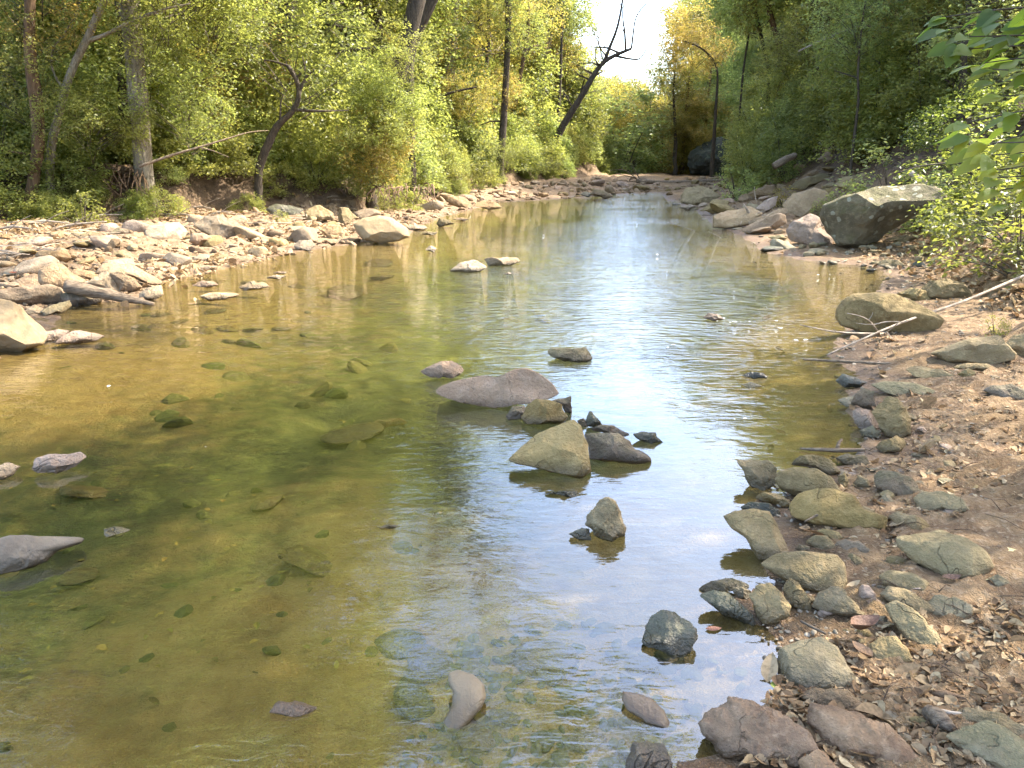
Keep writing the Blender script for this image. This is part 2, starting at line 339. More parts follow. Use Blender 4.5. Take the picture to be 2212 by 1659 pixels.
# ------------------------------------------------------------------ ground sheet and water
def build_ground():
    ys = np.concatenate([-np.geomspace(30, 1.0, 22), np.linspace(-.8, 1.0, 14), np.arange(1.06, 8, .034), np.geomspace(8.05, 24, 170), np.geomspace(24.4, 700, 80)])
    s = np.linspace(-1, 1, 441); g = .22 * s + .78 * s ** 3
    X = 13 + 1.35 * np.maximum(ys, 0)
    P = np.stack([X[:, None] * g[None, :], np.repeat(ys[:, None], len(s), 1)], -1).reshape(-1, 2)
    z, d, cb, cf, side, n2 = terrain(P, True)
    N3 = np.column_stack([P, np.zeros(len(P))])
    near = sstep(P[:, 1], 9, 5)
    soil = side * sstep(d, .0, .25) * (1 - sstep(cf, .3, 1.5))
    clod = np.abs(fbm(N3 * 9, 4, 21, .6))
    z = z + soil * near * (.028 * clod + .012 * fbm(N3 * 40, 2, 31)) * sstep(d, .05, .5)
    bar = (1 - side) * sstep(d, 0, .3) * (1 - sstep(cb, -.6, .6))
    z = z + bar * .05 * fbm(N3 * 5, 3, 41)
    z = z + .022 * fbm(N3 * 4.5, 4, 51, .6) * np.exp(-np.abs(d) * 5) * sstep(P[:, 1], 45, 40)
    z = np.where((d > 0.4) & (z < .003), .003, z)
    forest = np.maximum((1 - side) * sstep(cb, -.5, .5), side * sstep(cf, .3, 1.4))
    bedm = sstep(-d, -.02, .03)
    nx = len(s); ny = len(ys)
    i = np.arange(ny - 1)[:, None] * nx; j = np.arange(nx - 1)[None, :]
    F = np.stack([i + j, i + j + 1, i + nx + j + 1, i + nx + j], -1).reshape(-1, 4)
    m, nt = newmat("creek ground"); N = NT(nt)
    geo = N.n("ShaderNodeNewGeometry"); pos = geo.outputs["Position"]
    def A(k): return N.n("ShaderNodeAttribute", attribute_name=k).outputs["Fac"]
    n1 = N.noise(1.3, 5, .6, pos); n2_ = N.noise(7, 6, .65, pos); n3 = N.noise(38, 4, .65, pos); n4 = N.noise(130, 2, .6, pos)
    vo = N.n("ShaderNodeTexVoronoi"); vo.inputs["Scale"].default_value = 9; nt.links.new(pos, vo.inputs["Vector"])
    sep = N.n("ShaderNodeSeparateColor"); nt.links.new(vo.outputs["Color"], sep.inputs[0])
    soilc = N.mix(N.ramp(n2_, .35, .65), (.14, .083, .04, 1), (.235, .152, .077, 1)); soilc = N.mix(N.ramp(n3, .5, .7), soilc, (.30, .215, .13, 1)); soilc = N.mix(N.ramp(n1, .45, .62), soilc, N.mix(1.0, soilc, (.75, .72, .62, 1), 'MULTIPLY'))
    barc = N.mix(N.ramp(n2_, .35, .65), (.14, .085, .045, 1), (.26, .175, .10, 1)); barc = N.mix(N.ramp(n3, .5, .7), barc, (.32, .24, .15, 1))
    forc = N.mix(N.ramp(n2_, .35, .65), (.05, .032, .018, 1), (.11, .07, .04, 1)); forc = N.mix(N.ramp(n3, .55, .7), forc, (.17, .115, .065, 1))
    px = N.n("ShaderNodeSeparateXYZ"); nt.links.new(pos, px.inputs[0])
    dep = N.math('MULTIPLY', px.outputs[2], -1.0)
    cob = N.mix(sep.outputs[0], (.12, .075, .03, 1), (.22, .155, .075, 1)); cob = N.mix(N.ramp(vo.outputs["Distance"], .5, 1.0), cob, (.07, .047, .02, 1))
    shal = N.mix(N.ramp(n2_, .35, .65), (.17, .097, .033, 1), (.25, .16, .066, 1)); shal = N.mix(.45, shal, cob)
    alg_dapple = N.mix(N.ramp(n3, .4, .65), (.014, .024, .005, 1), (.036, .052, .010, 1)); alg_dapple = N.mix(N.ramp(n1, .44, .58), alg_dapple, (.066, .072, .017, 1)); alg_dapple = N.mix(.16, alg_dapple, cob); nm = N.noise(3.6, 5, .65, pos, .6); alg_dapple = N.mix(N.ramp(nm, .40, .60), N.mix(1.0, alg_dapple, (.42, .46, .40, 1), 'MULTIPLY'), alg_dapple); alg_dapple = N.mix(N.ramp(nm, .60, .72), alg_dapple, (.16, .15, .035, 1))  # algae green, with sun dapples painted into the bed colour as yellow and dark mottling
    bedc = N.mix(N.ramp(N.math('ADD', dep, N.math('MULTIPLY_ADD', n2_, .22, -.11)), .11, .25), shal, alg_dapple)
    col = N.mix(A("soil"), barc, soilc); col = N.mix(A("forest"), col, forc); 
    damp = N.math('MULTIPLY', N.math('SUBTRACT', 1.0, N.ramp(px.outputs[2], .01, .07)), N.math('SUBTRACT', 1.0, A("forest")))
    col = N.mix(N.math('MULTIPLY', damp, .75), col, N.mix(1.0, col, (.55, .48, .42, 1), 'MULTIPLY'))
    col = N.mix(A("bed"), col, bedc)
    p = N.n("ShaderNodeBsdfPrincipled"); nt.links.new(col, p.inputs["Base Color"])
    N.put(p.inputs["Roughness"], N.math('MULTIPLY_ADD', damp, -.4, .92)); p.inputs["Specular IOR Level"].default_value = .3
    h = N.math('ADD', N.math('ADD', n3, N.math('MULTIPLY', n4, .5)), N.math('MULTIPLY', n2_, 1.2))
    nt.links.new(N.bump(h, .9, .03), p.inputs["Normal"])
    o = N.n("ShaderNodeOutputMaterial"); nt.links.new(p.outputs[0], o.inputs[0])
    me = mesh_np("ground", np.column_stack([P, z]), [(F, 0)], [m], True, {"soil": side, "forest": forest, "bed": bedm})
    struct(link("ground", me))
build_ground()

def build_water():
    m, nt = newmat("creek water"); N = NT(nt)
    geo = N.n("ShaderNodeNewGeometry"); pos = geo.outputs["Position"]
    def mapped(sx, sy, rot=0):
        mp = N.n("ShaderNodeMapping"); mp.inputs["Scale"].default_value = (sx, sy, 1); mp.inputs["Rotation"].default_value = (0, 0, rot); nt.links.new(pos, mp.inputs[0]); return mp.outputs[0]
    calm = N.ramp(N.noise(.45, 3, .55, pos), .36, .62)
    big = N.noise(4.2, 2, .5, mapped(.7, 1.3, .15), .5)
    mid = N.noise(13, 2, .55, mapped(.55, 1.5, -.2), .6)
    sml = N.noise(40, 2, .5, mapped(.7, 1.3, .4), .3)
    bands = N.noise(9, 2, .5, mapped(.35, 2.4, .05), .7)
    mp = N.n("ShaderNodeMapping"); mp.inputs["Location"].default_value = (-1.15, -6.4, 0); nt.links.new(pos, mp.inputs[0])
    wv = N.n("ShaderNodeTexWave", wave_type='RINGS', rings_direction='Z'); wv.inputs["Scale"].default_value = 2.3; wv.inputs["Distortion"].default_value = 3.5; wv.inputs["Detail"].default_value = 2; wv.inputs["Detail Scale"].default_value = 1.4
    nt.links.new(mp.outputs[0], wv.inputs["Vector"])
    py = N.n("ShaderNodeSeparateXYZ"); nt.links.new(pos, py.inputs[0])
    far = N.math('MULTIPLY', N.ramp(py.outputs[1], 4.2, 7.5), N.math('SUBTRACT', 1.0, N.math('MULTIPLY', N.ramp(py.outputs[1], 13, 20), .75)))
    h = N.math('MULTIPLY', big, N.math('MULTIPLY_ADD', calm, .5, .7))
    h = N.math('ADD', h, N.math('MULTIPLY', mid, N.math('MULTIPLY_ADD', calm, .55, .30)))
    h = N.math('ADD', h, N.math('MULTIPLY', sml, N.math('MULTIPLY_ADD', calm, .13, .06)))
    h = N.math('ADD', h, N.math('MULTIPLY', bands, N.math('MULTIPLY', far, .75)))
    h = N.math('ADD', h, N.math('MULTIPLY', wv.outputs["Fac"], N.math('MULTIPLY', far, .10)))
    h = N.math('MULTIPLY', h, N.math('MULTIPLY_ADD', N.ramp(py.outputs[1], 3.0, 8.0), .76, .24))
    bn = N.bump(h, 1.0, .0125)
    lw = N.n("ShaderNodeLayerWeight"); lw.inputs["Blend"].default_value = .5; nt.links.new(bn, lw.inputs["Normal"])
    refl = N.math('MULTIPLY_ADD', N.math('POWER', lw.outputs["Facing"], 5.0), .89, .11, clamp=True)     # mirror share: low straight down, high at a glance
    gl = N.n("ShaderNodeBsdfGlossy"); gl.inputs["Roughness"].default_value = .0; gl.inputs["Color"].default_value = (1, 1, 1, 1); nt.links.new(bn, gl.inputs["Normal"])
    tr = N.n("ShaderNodeBsdfTransparent"); tr.inputs[0].default_value = (.82, .82, .60, 1)
    mx = N.n("ShaderNodeMixShader"); nt.links.new(refl, mx.inputs[0]); nt.links.new(tr.outputs[0], mx.inputs[1]); nt.links.new(gl.outputs[0], mx.inputs[2])
    o = N.n("ShaderNodeOutputMaterial"); nt.links.new(mx.outputs[0], o.inputs[0])
    V = [(-16, -10, 0), (13, -10, 0), (13, 43, 0), (-16, 43, 0)]
    struct(link("water", mesh_np("water", V, [([[0, 1, 2, 3]], 0)], [m], False)))
build_water()

# ------------------------------------------------------------------ rocks
_ico = {}
def ico(n):
    if n not in _ico:
        bm = bmesh.new(); bmesh.ops.create_icosphere(bm, subdivisions=n, radius=1)
        bm.verts.ensure_lookup_table()
        _ico[n] = (np.array([v.co[:] for v in bm.verts]), np.array([[v.index for v in f.verts] for f in bm.faces])); bm.free()
    return _ico[n]
def facet(p, k, lo, hi, rs, flat=0.0):
    for _ in range(k):
        n = rs.normal(size=3); n[2] += 0; n /= np.linalg.norm(n)
        off = rs.uniform(lo, hi); dd = p @ n - off; msk = dd > 0
        p[msk] -= np.outer(dd[msk] * .92, n)
    return p
def radial(poly, nth=360):
    poly = np.asarray(poly, float); th = np.arange(nth) * 2 * math.pi / nth; D = np.stack([np.cos(th), np.sin(th)], 1); r = np.zeros(nth)
    for i in range(len(poly)):
        a = poly[i]; b = poly[(i + 1) % len(poly)]; e = b - a
        den = D[:, 0] * e[1] - D[:, 1] * e[0]; den = np.where(np.abs(den) < 1e-9, 1e-9, den)
        t = (a[0] * e[1] - a[1] * e[0]) / den; s_ = (a[0] * D[:, 1] - a[1] * D[:, 0]) / den
        ok = (t > 0) & (s_ >= -1e-6) & (s_ <= 1 + 1e-6); r = np.where(ok, np.maximum(r, t), r)
    z = r <= 0; r[z] = np.median(r[~z]) if (~z).any() else 1
    for _ in range(3): r = (np.roll(r, 1) + 2 * r + np.roll(r, -1)) / 4
    return r
ROCKS = []
def rock(zone, pts, mat, label, name="rock", lie=.4, tk=.55, nfac=9, sub=5, sink=0.0, rough=.055, box=2.5, cat=None, group=None, seedx=0, under=False, crumbly=False):
    px = np.array(zp(zone, pts) if zone else pts, float)
    area = 0; c = np.zeros(2)
    for i in range(len(px)):
        a, b = px[i - 1], px[i]; cr = a[0] * b[1] - b[0] * a[1]; area += cr; c += (a + b) * cr
    c = c / (3 * area)
    ib = np.argmax(px[:, 1]); vb = px[ib, 1]; ub = c[0] * .6 + px[ib, 0] * .4
    C, t = hit(ub, vb, water=not under)
    q = px - c; q[:, 1] *= -1
    dv = ray(c[0], c[1]); cosz = np.linalg.norm(dv); vd = dv / cosz
    rr = nrm(np.array([vd[1], -vd[0], 0.0])); up = np.cross(rr, vd)
    e = math.asin(-vd[2]); al = max(-e + lie * math.pi / 2, -R(20)); s = math.tan(min(al, R(66)))
    w_px = np.ptp(px[:, 0]); h_px = np.ptp(px[:, 1])
    mpp = t / (FPX * cosz); T = tk * .5 * math.sqrt(w_px * max(h_px, .35 * w_px)) * mpp
    bmin = q[:, 1].min() * mpp
    D = t - s * bmin + .35 * T + sink
    mpp = D / (FPX * cosz); T = tk * .5 * math.sqrt(w_px * max(h_px, .35 * w_px)) * mpp
    if name == 'slab' and nfac == 9: nfac = 7; box = max(box, 5.5); rough = min(rough, .032); lo_, hi_ = .45, .85
    else: lo_, hi_ = .62, .93
    seed = len(ROCKS) * 7 + 3 + seedx; rs = np.random.default_rng(seed)
    n, F = ico(sub); n = n.copy()
    Rt = radial(q * mpp)
    rho = np.hypot(n[:, 0], n[:, 1]); th = np.arctan2(n[:, 1], n[:, 0]) % (2 * math.pi)
    k = (rho ** box + np.abs(n[:, 2]) ** box) ** (-1 / box)
    p = np.column_stack([n[:, 0] * k, n[:, 1] * k, n[:, 2] * k])
    for _ in range(nfac):                                            # flat fracture faces, mostly on the side facing up or out
        d = rs.normal(size=3); d[2] = np.sign(d[2]) * (abs(d[2]) + .55); d /= np.linalg.norm(d)
        off = rs.uniform(lo_, hi_); dd = p @ d - off; mk = dd > 0; p[mk] -= np.outer(dd[mk] * .93, d)
    Rv = np.interp(th, np.arange(361) * 2 * math.pi / 360, np.append(Rt, Rt[0]))
    sc = math.sqrt(w_px * h_px) * mpp
    X = p[:, 0] * Rv; Y = p[:, 1] * Rv; Z = p[:, 2] * T
    L = np.column_stack([X, Y, Z]); nn = nrm(L)
    f1 = fbm(L / sc * 2.6 + seed, 6, seed, .55)
    lay = vnoise(np.column_stack([L[:, 0] / sc * .8, L[:, 1] / sc * 9 + .8 * f1, L[:, 2] / sc * .8]), seed + 9)
    if crumbly: f1 = f1 * .4 + 1.7 * np.abs(fbm(L / sc * 13, 4, seed + 2, .7)) - .3
    L = L + nn * (sc * (rough * f1 + rough * .22 * lay))[:, None]
    cen = CAMP + vd * D
    W = L[:, :1] * rr + L[:, 1:2] * up + (L[:, 1] * s + L[:, 2])[:, None] * vd
    g0 = cen.copy(); g0[2] = min(cen[2], max(gz(cen[0], cen[1]), -.3))
    W = W + (cen - g0)
    me = mesh_np(name, W, [(F, 0)], [M[mat]], True)
    if nfac > 3: me.set_sharp_from_angle(angle=R(24 if name == 'slab' else 30))
    o = link(name, me, loc=g0); tag(o, label, cat or name.split('_')[-1], group)
    ROCKS.append((o, c[0], c[1]))
    return o
Rk = rock
B, S, BL, SL = "rock", "stone", "boulder", "slab"
# mid-stream cluster
Rk(5, [(605,870),(640,835),(760,800),(960,765),(1060,760),(1130,725),(1200,720),(1290,760),(1380,840),(1410,890),(1330,920),(1150,960),(1000,980),(800,945),(640,895)], 'pink', "long humped pinkish grey slab, largest of the rocks in the middle of the stream", SL, lie=.35, tk=.6, sub=6, rough=.03)
Rk(5, [(510,735),(600,700),(660,672),(720,672),(780,710),(795,745),(730,785),(640,800),(560,785)], 'pink', "low notched brown stone just behind the left end of the long humped slab", S)
Rk(5, [(1340,600),(1440,590),(1580,585),(1630,620),(1645,660),(1600,680),(1450,675),(1370,655),(1335,625)], 'grey', "rounded oblong stone alone at the edge of the bright sky reflection", S)
Rk(5, [(1160,1040),(1200,970),(1260,925),(1340,920),(1420,960),(1480,1030),(1440,1070),(1300,1090),(1200,1085)], 'moss', "domed mossy brown rock between the long slab and the triangular rock", B, lie=.25, tk=.7)
Rk(5, [(1060,1030),(1110,970),(1190,960),(1210,1000),(1160,1050),(1080,1055)], 'brown', "small brown lump at the left side of the domed mossy rock", S)
Rk(5, [(1360,930),(1480,905),(1490,1010),(1450,1000),(1420,960)], 'brown', "small angular block wedged behind the domed mossy rock", S, lie=.2)
Rk(5, [(1085,1320),(1200,1200),(1260,1150),(1420,1070),(1500,1040),(1550,1080),(1590,1200),(1615,1380),(1540,1420),(1380,1395),(1150,1340)], 'grey', "large triangular grey rock with a flat sloping face in mid stream", B, lie=.45, tk=.45, nfac=6, sub=6, rough=.025)
Rk(5, [(1560,1150),(1650,1140),(1780,1140),(1860,1180),(1900,1240),(1990,1280),(2000,1310),(1900,1330),(1700,1320),(1610,1310),(1590,1230)], 'brown', "dark brown rounded rock with a small hole, right of the triangular rock", B, lie=.3, tk=.6, sub=6, nfac=4, rough=.03)
Rk(5, [(1610,1120),(1680,1085),(1760,1090),(1880,1140),(1850,1160),(1740,1150)], 'brown', "low brown slab behind the dark brown rounded rock", SL)
Rk(5, [(1870,1150),(1950,1130),(2030,1130),(2095,1190),(2000,1205),(1920,1185)], 'dark', "flat dark stone trailing off to the right of the mid-stream rocks", S)
Rk(5, [(1575,1060),(1600,1000),(1615,995),(1670,1060),(1680,1080),(1640,1110),(1590,1100)], 'dark', "small upright dark stone with dead stalks behind the triangular rock", S, lie=.1)
Rk(5, [(1525,1060),(1560,1040),(1600,1060),(1590,1100),(1550,1100)], 'moss', "tiny mossy stone at the back corner of the triangular rock", S)
Rk(5, [(160,1090),(250,1050),(400,1050),(440,1080),(330,1120),(200,1130)], 'orange', "amber stone lying under water left of the mid-stream rocks", S, sink=.05, under=True)
Rk(5, [(1290,1530),(1440,1510),(1520,1505),(1560,1550),(1500,1555),(1380,1535)], 'dark', "thin wet sliver of stone barely above water in front of the triangular rock", S)
Rk(5, [(700,95),(760,50),(840,15),(890,30),(945,75),(900,100),(800,105)], 'cream', "peaked sunlit stone alone in the open middle of the pool", S, lie=.3)
Rk(5, [(925,20),(960,10),(1060,10),(1140,10),(1155,35),(1100,60),(960,65)], 'cream', "flat pale oblong stone beside the peaked sunlit stone in the pool", S, lie=.3)
Rk(5, [(1055,115),(1085,102),(1115,112),(1090,122)], 'cream', "tiny pale stone tip in front of the flat pale oblong stone", S)
Rk(8, [(1535,95),(1560,30),(1640,-60),(1720,-90),(1780,-40),(1850,90),(1840,150),(1750,185),(1640,150)], 'grey', "domed grey brown stone alone in the blue reflection nearer than the triangular rock", S, lie=.3, tk=.75, sub=6)
Rk(8, [(1470,145),(1550,100),(1600,110),(1620,180),(1540,185)], 'dark', "small dark stone touching the domed grey brown stone", S)
Rk(8, [(700,1040),(760,1020),(860,1050),(930,1120),(940,1200),(900,1270),(800,1360),(740,1400),(680,1390),(660,1330),(720,1230),(725,1160),(695,1090)], 'smooth', "pale kidney-shaped stone just breaking the surface in the foreground", S, lie=.75, tk=.45, nfac=0, sub=6, rough=.012)
Rk(8, [(1810,1180),(1900,1180),(2000,1200),(2080,1260),(2120,1330),(2110,1375),(1980,1350),(1850,1290),(1810,1230)], 'smoothp', "leaf-shaped mauve brown stone right of the pale kidney-shaped stone", S, lie=.75, tk=.4, nfac=0, sub=6, rough=.015)
Rk(8, [(1950,760),(2000,690),(2060,645),(2150,650),(2220,690),(2290,730),(2290,800),(2230,890),(2150,920),(2000,890),(1950,850)], 'dark', "blackish wet cracked stone in the shallows by the muddy shore", S, lie=.5, sub=6, tk=.6)
Rk(8, [(1850,1600),(1870,1510),(1960,1470),(2060,1500),(2130,1590),(2110,1660),(1980,1720),(1840,1700)], 'brown', "brown rounded stone half in the mud at the bottom edge", S, lie=.6, sub=6)
Rk(8, [(660,1680),(720,1540),(850,1450),(1000,1450),(1130,1500),(1160,1646),(900,1720)], 'orange', "amber brown stone under shallow water below the kidney-shaped stone", S, lie=.85, tk=.4, sink=.06, under=True)
Rk(8, [(240,95),(300,80),(400,95),(320,108)], 'grey', "thin grey stone tip at the upper left of the sky reflection", S)
Rk(7, [(-60,200),(0,145),(100,128),(180,150),(250,180),(320,200),(420,235),(495,260),(470,290),(330,300),(270,350),(150,370),(0,355),(-60,300)], 'smoothg', "smooth grey stone with a tapering tail cut by the photo's left edge", S, lie=.45, nfac=3, sub=6, rough=.025)
Rk(7, [(675,165),(680,95),(780,100),(830,135),(770,160)], 'flag', "small blue grey wedge of stone right of the smooth grey tailed stone", S, lie=.75, tk=.4)
Rk(7, [(1740,1260),(1800,1190),(1900,1220),(2040,1290),(1960,1320),(1880,1310)], 'pink', "low pinkish stone showing above water left of the kidney-shaped stone", S, lie=.7)
# left shore
Rk(4, [(-140,260),(0,262),(80,290),(150,340),(210,430),(255,500),(265,545),(230,600),(60,630),(-140,640)], 'smooth', "big tan sandstone boulder with a dark hole at the left water edge", BL, lie=.3, tk=.7, sub=6, nfac=5, rough=.02)
Rk(4, [(290,480),(380,470),(435,490),(400,545),(290,545)], 'pink', "blunt pinkish stone tip beside the big left boulder", S)
Rk(4, [(370,545),(430,500),(480,478),(560,490),(660,530),(600,557),(500,565)], 'pink', "low pointed pink stone in front of the blunt pinkish tip", S)
Rk(4, [(10,215),(100,195),(330,195),(380,220),(400,290),(350,315),(200,315),(60,290),(0,250)], 'tan', "square-ended sandstone block with a shaded front behind the big left boulder", B, lie=.15, box=4.5)
Rk(4, [(270,160),(290,90),(340,55),(400,60),(460,100),(540,170),(470,200),(420,240),(330,200),(280,180)], 'tan', "tall rounded sandstone rock standing behind the square-ended block", B, lie=.2)
Rk(4, [(560,185),(620,130),(690,105),(740,160),(760,240),(700,245)], 'cream', "pale triangular rock leaning above the driftwood log", B, lie=.15)
Rk(4, [(715,100),(800,110),(870,160),(905,210),(840,235),(760,235),(730,170)], 'tan', "sandstone rock with a deeply shaded face beside the pale triangular rock", B, lie=.05)
Rk(4, [(620,110),(690,30),(760,50),(900,70),(1000,130),(1030,180),(960,200),(850,130),(720,110)], 'tan', "long orange tan slab leaning behind the shaded-face rock", SL, lie=.3)
Rk(4, [(410,230),(520,230),(650,280),(640,310),(460,320),(410,280)], 'brown', "dark wet rock under the driftwood log", B, lie=.2)
Rk(4, [(900,230),(960,200),(1030,195),(1045,250),(1000,285),(900,275)], 'cream', "wet pale stone at the tip of the gravel spit beside the driftwood log", S)
Rk(4, [(260,350),(330,320),(440,295),(450,330),(390,375),(290,385)], 'grey', "pitted grey stone at the water in front of the square-ended block", S)
Rk(4, [(160,350),(230,310),(270,340),(250,375),(180,380)], 'cream', "small cream stone between the big left boulder and the pitted stone", S)
Rk(4, [(1240,185),(1300,155),(1370,165),(1400,190),(1330,207)], 'pink', "small sunlit stone in the shallows nearest the gravel spit", S)
Rk(4, [(1530,195),(1610,165),(1690,165),(1730,200),(1660,217),(1560,217)], 'cream', "flat pale oval stone in the shallows, rounder of the two near the gravel spit", S)
Rk(4, [(1290,252),(1350,232),(1480,240),(1540,255),(1450,280),(1350,287)], 'cream', "white flat stone in the shallows in front of the pale oval stone", S)
Rk(4, [(1710,138),(1780,118),(1840,130),(1800,154)], 'cream', "small pale stone behind the pale oval stone in the shallows", S)
Rk(4, [(1750,108),(1790,96),(1850,104),(1820,116)], 'pink', "tiny pinkish stone tip behind the small pale stone in the shallows", S)
Rk(4, [(215,1345),(260,1275),(330,1262),(400,1280),(500,1285),(535,1325),(470,1370),(350,1410),(260,1375)], 'pink', "two-humped whitish stone alone in the water below the left shallows", S, sub=6)
Rk(4, [(-70,1340),(40,1330),(120,1375),(60,1425),(-70,1450)], 'cream', "whitish stone at the photo's left edge beside the two-humped stone", S)
Rk(1, [(1265,1440),(1340,1395),(1440,1385),(1540,1420),(1560,1500),(1500,1540),(1400,1535),(1300,1480)], 'cream', "largest pale rounded boulder on the left gravel bar", BL, lie=.25)
Rk(1, [(940,1490),(1000,1435),(1090,1430),(1130,1470),(1100,1525),(1000,1530)], 'cream', "pale round boulder left of the largest boulder on the gravel bar", BL, lie=.25)
Rk(1, [(1215,1550),(1240,1500),(1310,1495),(1360,1525),(1350,1570),(1280,1592)], 'pink', "ball-like reddish stone in front of the largest gravel bar boulder", S, lie=.2, tk=.8, nfac=3)
Rk(1, [(1885,1580),(1920,1545),(2000,1540),(2030,1580),(1990,1612),(1910,1607)], 'cream', "flat-bottomed pale stone at the water edge right of the gravel bar boulders", S)
Rk(1, [(2045,1480),(2110,1445),(2190,1450),(2205,1500),(2130,1545)], 'tan', "tan stone on the gravel bar left of the smooth water edge boulder", S)
Rk(1, [(690,1575),(720,1535),(770,1540),(790,1580),(730,1602)], 'tan', "knobbly tan stone on the near side of the gravel bar", S)
Rk(1, [(350,1625),(390,1590),(440,1610),(430,1645)], 'tan', "small peaked tan stone at the left end of the gravel bar", S)
Rk(1, [(1945,1400),(1980,1340),(2060,1325),(2140,1370),(2150,1412),(2050,1425)], 'moss', "shaded mossy rock against the left bank above the gravel bar", B)
Rk(1, [(1715,1345),(1780,1310),(1870,1320),(1950,1350),(1900,1390),(1750,1388)], 'dark', "dark mossy rock under the left bank, left of the shaded mossy rock", B)
Rk(1, [(700,1500),(760,1460),(840,1480),(830,1507)], 'brown', "brown shaded stone at the back of the gravel bar", S)
Rk(1, [(500,1500),(580,1495),(650,1500),(640,1530),(530,1537)], 'brown', "long low brown stone at the back of the gravel bar", S)
Rk(1, [(1850,1450),(1960,1455),(2040,1520),(1930,1532)], 'cream', "tilted pale slab between the largest boulder and the tan stone on the gravel bar", SL)
Rk(2, [(85,1440),(150,1400),(250,1380),(330,1400),(430,1470),(445,1525),(380,1550),(260,1565),(150,1540),(110,1490)], 'smooth', "smooth tan boulder with a thin crack at the left water edge", BL, lie=.3, tk=.7, sub=6, nfac=4, rough=.02)
Rk(2, [(-20,1400),(0,1330),(60,1340),(110,1400),(60,1440),(0,1440)], 'moss', "shaded brown rock behind the smooth cracked boulder", B)
Rk(2, [(625,1440),(640,1400),(700,1420),(730,1440),(640,1457)], 'grey', "small dark-faced triangular stone standing in the water past the cracked boulder", S, lie=.1)
Rk(2, [(725,1410),(770,1395),(830,1410),(800,1422)], 'tan', "low tan stone in the water beyond the dark-faced triangular stone", S)
Rk(2, [(430,1460),(470,1435),(560,1460),(540,1482),(450,1482)], 'cream', "pale stone in the water just right of the cracked boulder", S)
Rk(2, [(510,1505),(560,1485),(630,1495),(600,1514)], 'grey', "flat stone in the water below the pale stone by the cracked boulder", S)
Rk(2, [(545,1605),(580,1578),(630,1600),(600,1624)], 'cream', "small sunlit stone alone in the pool in front of the cracked boulder", S)
Rk(2, [(675,1290),(700,1260),(800,1270),(860,1310),(840,1340),(760,1330),(700,1310)], 'tan', "wide tan rock at the near end of the far gravel bar", B)
Rk(2, [(860,1320),(910,1290),(1000,1300),(1050,1340),(960,1352)], 'tan', "broad low tan rock at the waterline of the far gravel bar", B)
Rk(2, [(1610,1252),(1630,1215),(1700,1225),(1760,1265),(1700,1277)], 'brown', "dark loaf-shaped rock at the head of the pool", B)
Rk(2, [(1540,1250),(1580,1228),(1620,1245),(1600,1270)], 'dark', "dark stone left of the loaf-shaped rock", S)
# right shore, far
Rk(3, [(945,1400),(960,1330),(1050,1270),(1200,1220),(1350,1190),(1500,1180),(1600,1210),(1650,1280),(1620,1340),(1480,1400),(1340,1480),(1300,1550),(1180,1590),(1060,1580),(980,1500)], 'lichen', "huge lichen-spotted boulder overhanging the right shore", BL, lie=.0, tk=.8, sub=6, nfac=5, rough=.04, box=3.0)
Rk(3, [(670,1320),(720,1250),(850,1205),(920,1230),(980,1290),(1000,1340),(880,1380),(790,1400),(700,1360)], 'cream', "cream slab propped against the lichen-spotted boulder", SL, lie=.35, tk=.5, box=4.5)
Rk(3, [(215,1390),(330,1340),(430,1320),(520,1370),(440,1440),(300,1470),(220,1467)], 'cream', "thick wedge-shaped slab at the water edge, farthest left of the right shore slabs", SL, lie=.25, box=4)
Rk(3, [(380,1490),(500,1420),(620,1370),(665,1380),(680,1430),(600,1480),(520,1505),(420,1502)], 'tan', "tilted tan slab with a shadowed end below the cream slab", SL, lie=.25, box=4)
Rk(3, [(440,1430),(600,1350),(680,1330),(680,1370),(560,1410),(470,1462)], 'cream', "thin pale slab lying on the tilted tan slab", SL, lie=.35, tk=.4, box=4)
Rk(3, [(690,1480),(720,1420),(820,1380),(890,1400),(900,1460),(980,1520),(960,1572),(840,1578),(720,1572)], 'pink', "sloping pinkish grey rock at the foot of the lichen-spotted boulder", B, lie=.3, tk=.6)
Rk(3, [(440,1250),(500,1200),(600,1190),(620,1240),(540,1270),(460,1282)], 'tan', "tan block in the slab pile just beyond the yellow weed", B, box=4)
Rk(3, [(490,1340),(540,1290),(620,1260),(610,1320),(540,1372)], 'pink', "leaning slab beside the yellow weed on the right shore", SL)
Rk(3, [(590,1110),(650,1090),(760,1090),(780,1120),(700,1142)], 'grey', "flat grey slab high in the right shore slab pile", SL)
Rk(3, [(690,1220),(760,1160),(900,1120),(960,1130),(880,1180),(780,1222)], 'grey', "long slanting slab above the cream slab", SL)
Rk(3, [(980,1200),(1040,1140),(1200,1120),(1230,1160),(1100,1222)], 'grey', "flat slab just above the lichen-spotted boulder", SL)
Rk(3, [(890,1025),(920,980),(990,930),(1010,1000),(960,1042)], 'tan', "upright pointed slab on the slope above the right shore slabs", SL, lie=.05)
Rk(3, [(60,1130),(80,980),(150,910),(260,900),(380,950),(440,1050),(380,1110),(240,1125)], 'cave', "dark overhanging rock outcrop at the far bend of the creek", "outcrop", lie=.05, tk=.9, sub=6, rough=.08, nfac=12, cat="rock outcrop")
Rk(3, [(-40,1100),(0,1030),(60,990),(90,1040),(60,1110)], 'grey', "grey rock leaning on the left of the dark outcrop", B, lie=.1)
Rk(3, [(0,1300),(30,1210),(110,1190),(210,1220),(260,1260),(200,1302),(80,1322)], 'grey', "broad grey ledge rock at the right of the pool's head", B)
Rk(3, [(140,1350),(200,1280),(310,1290),(300,1340),(200,1372)], 'grey', "shaded grey rock below the green bush on the right shore", B)
Rk(3, [(-20,1335),(60,1312),(130,1330),(60,1352)], 'cream', "pale flat stone at the water beside the broad grey ledge", S)
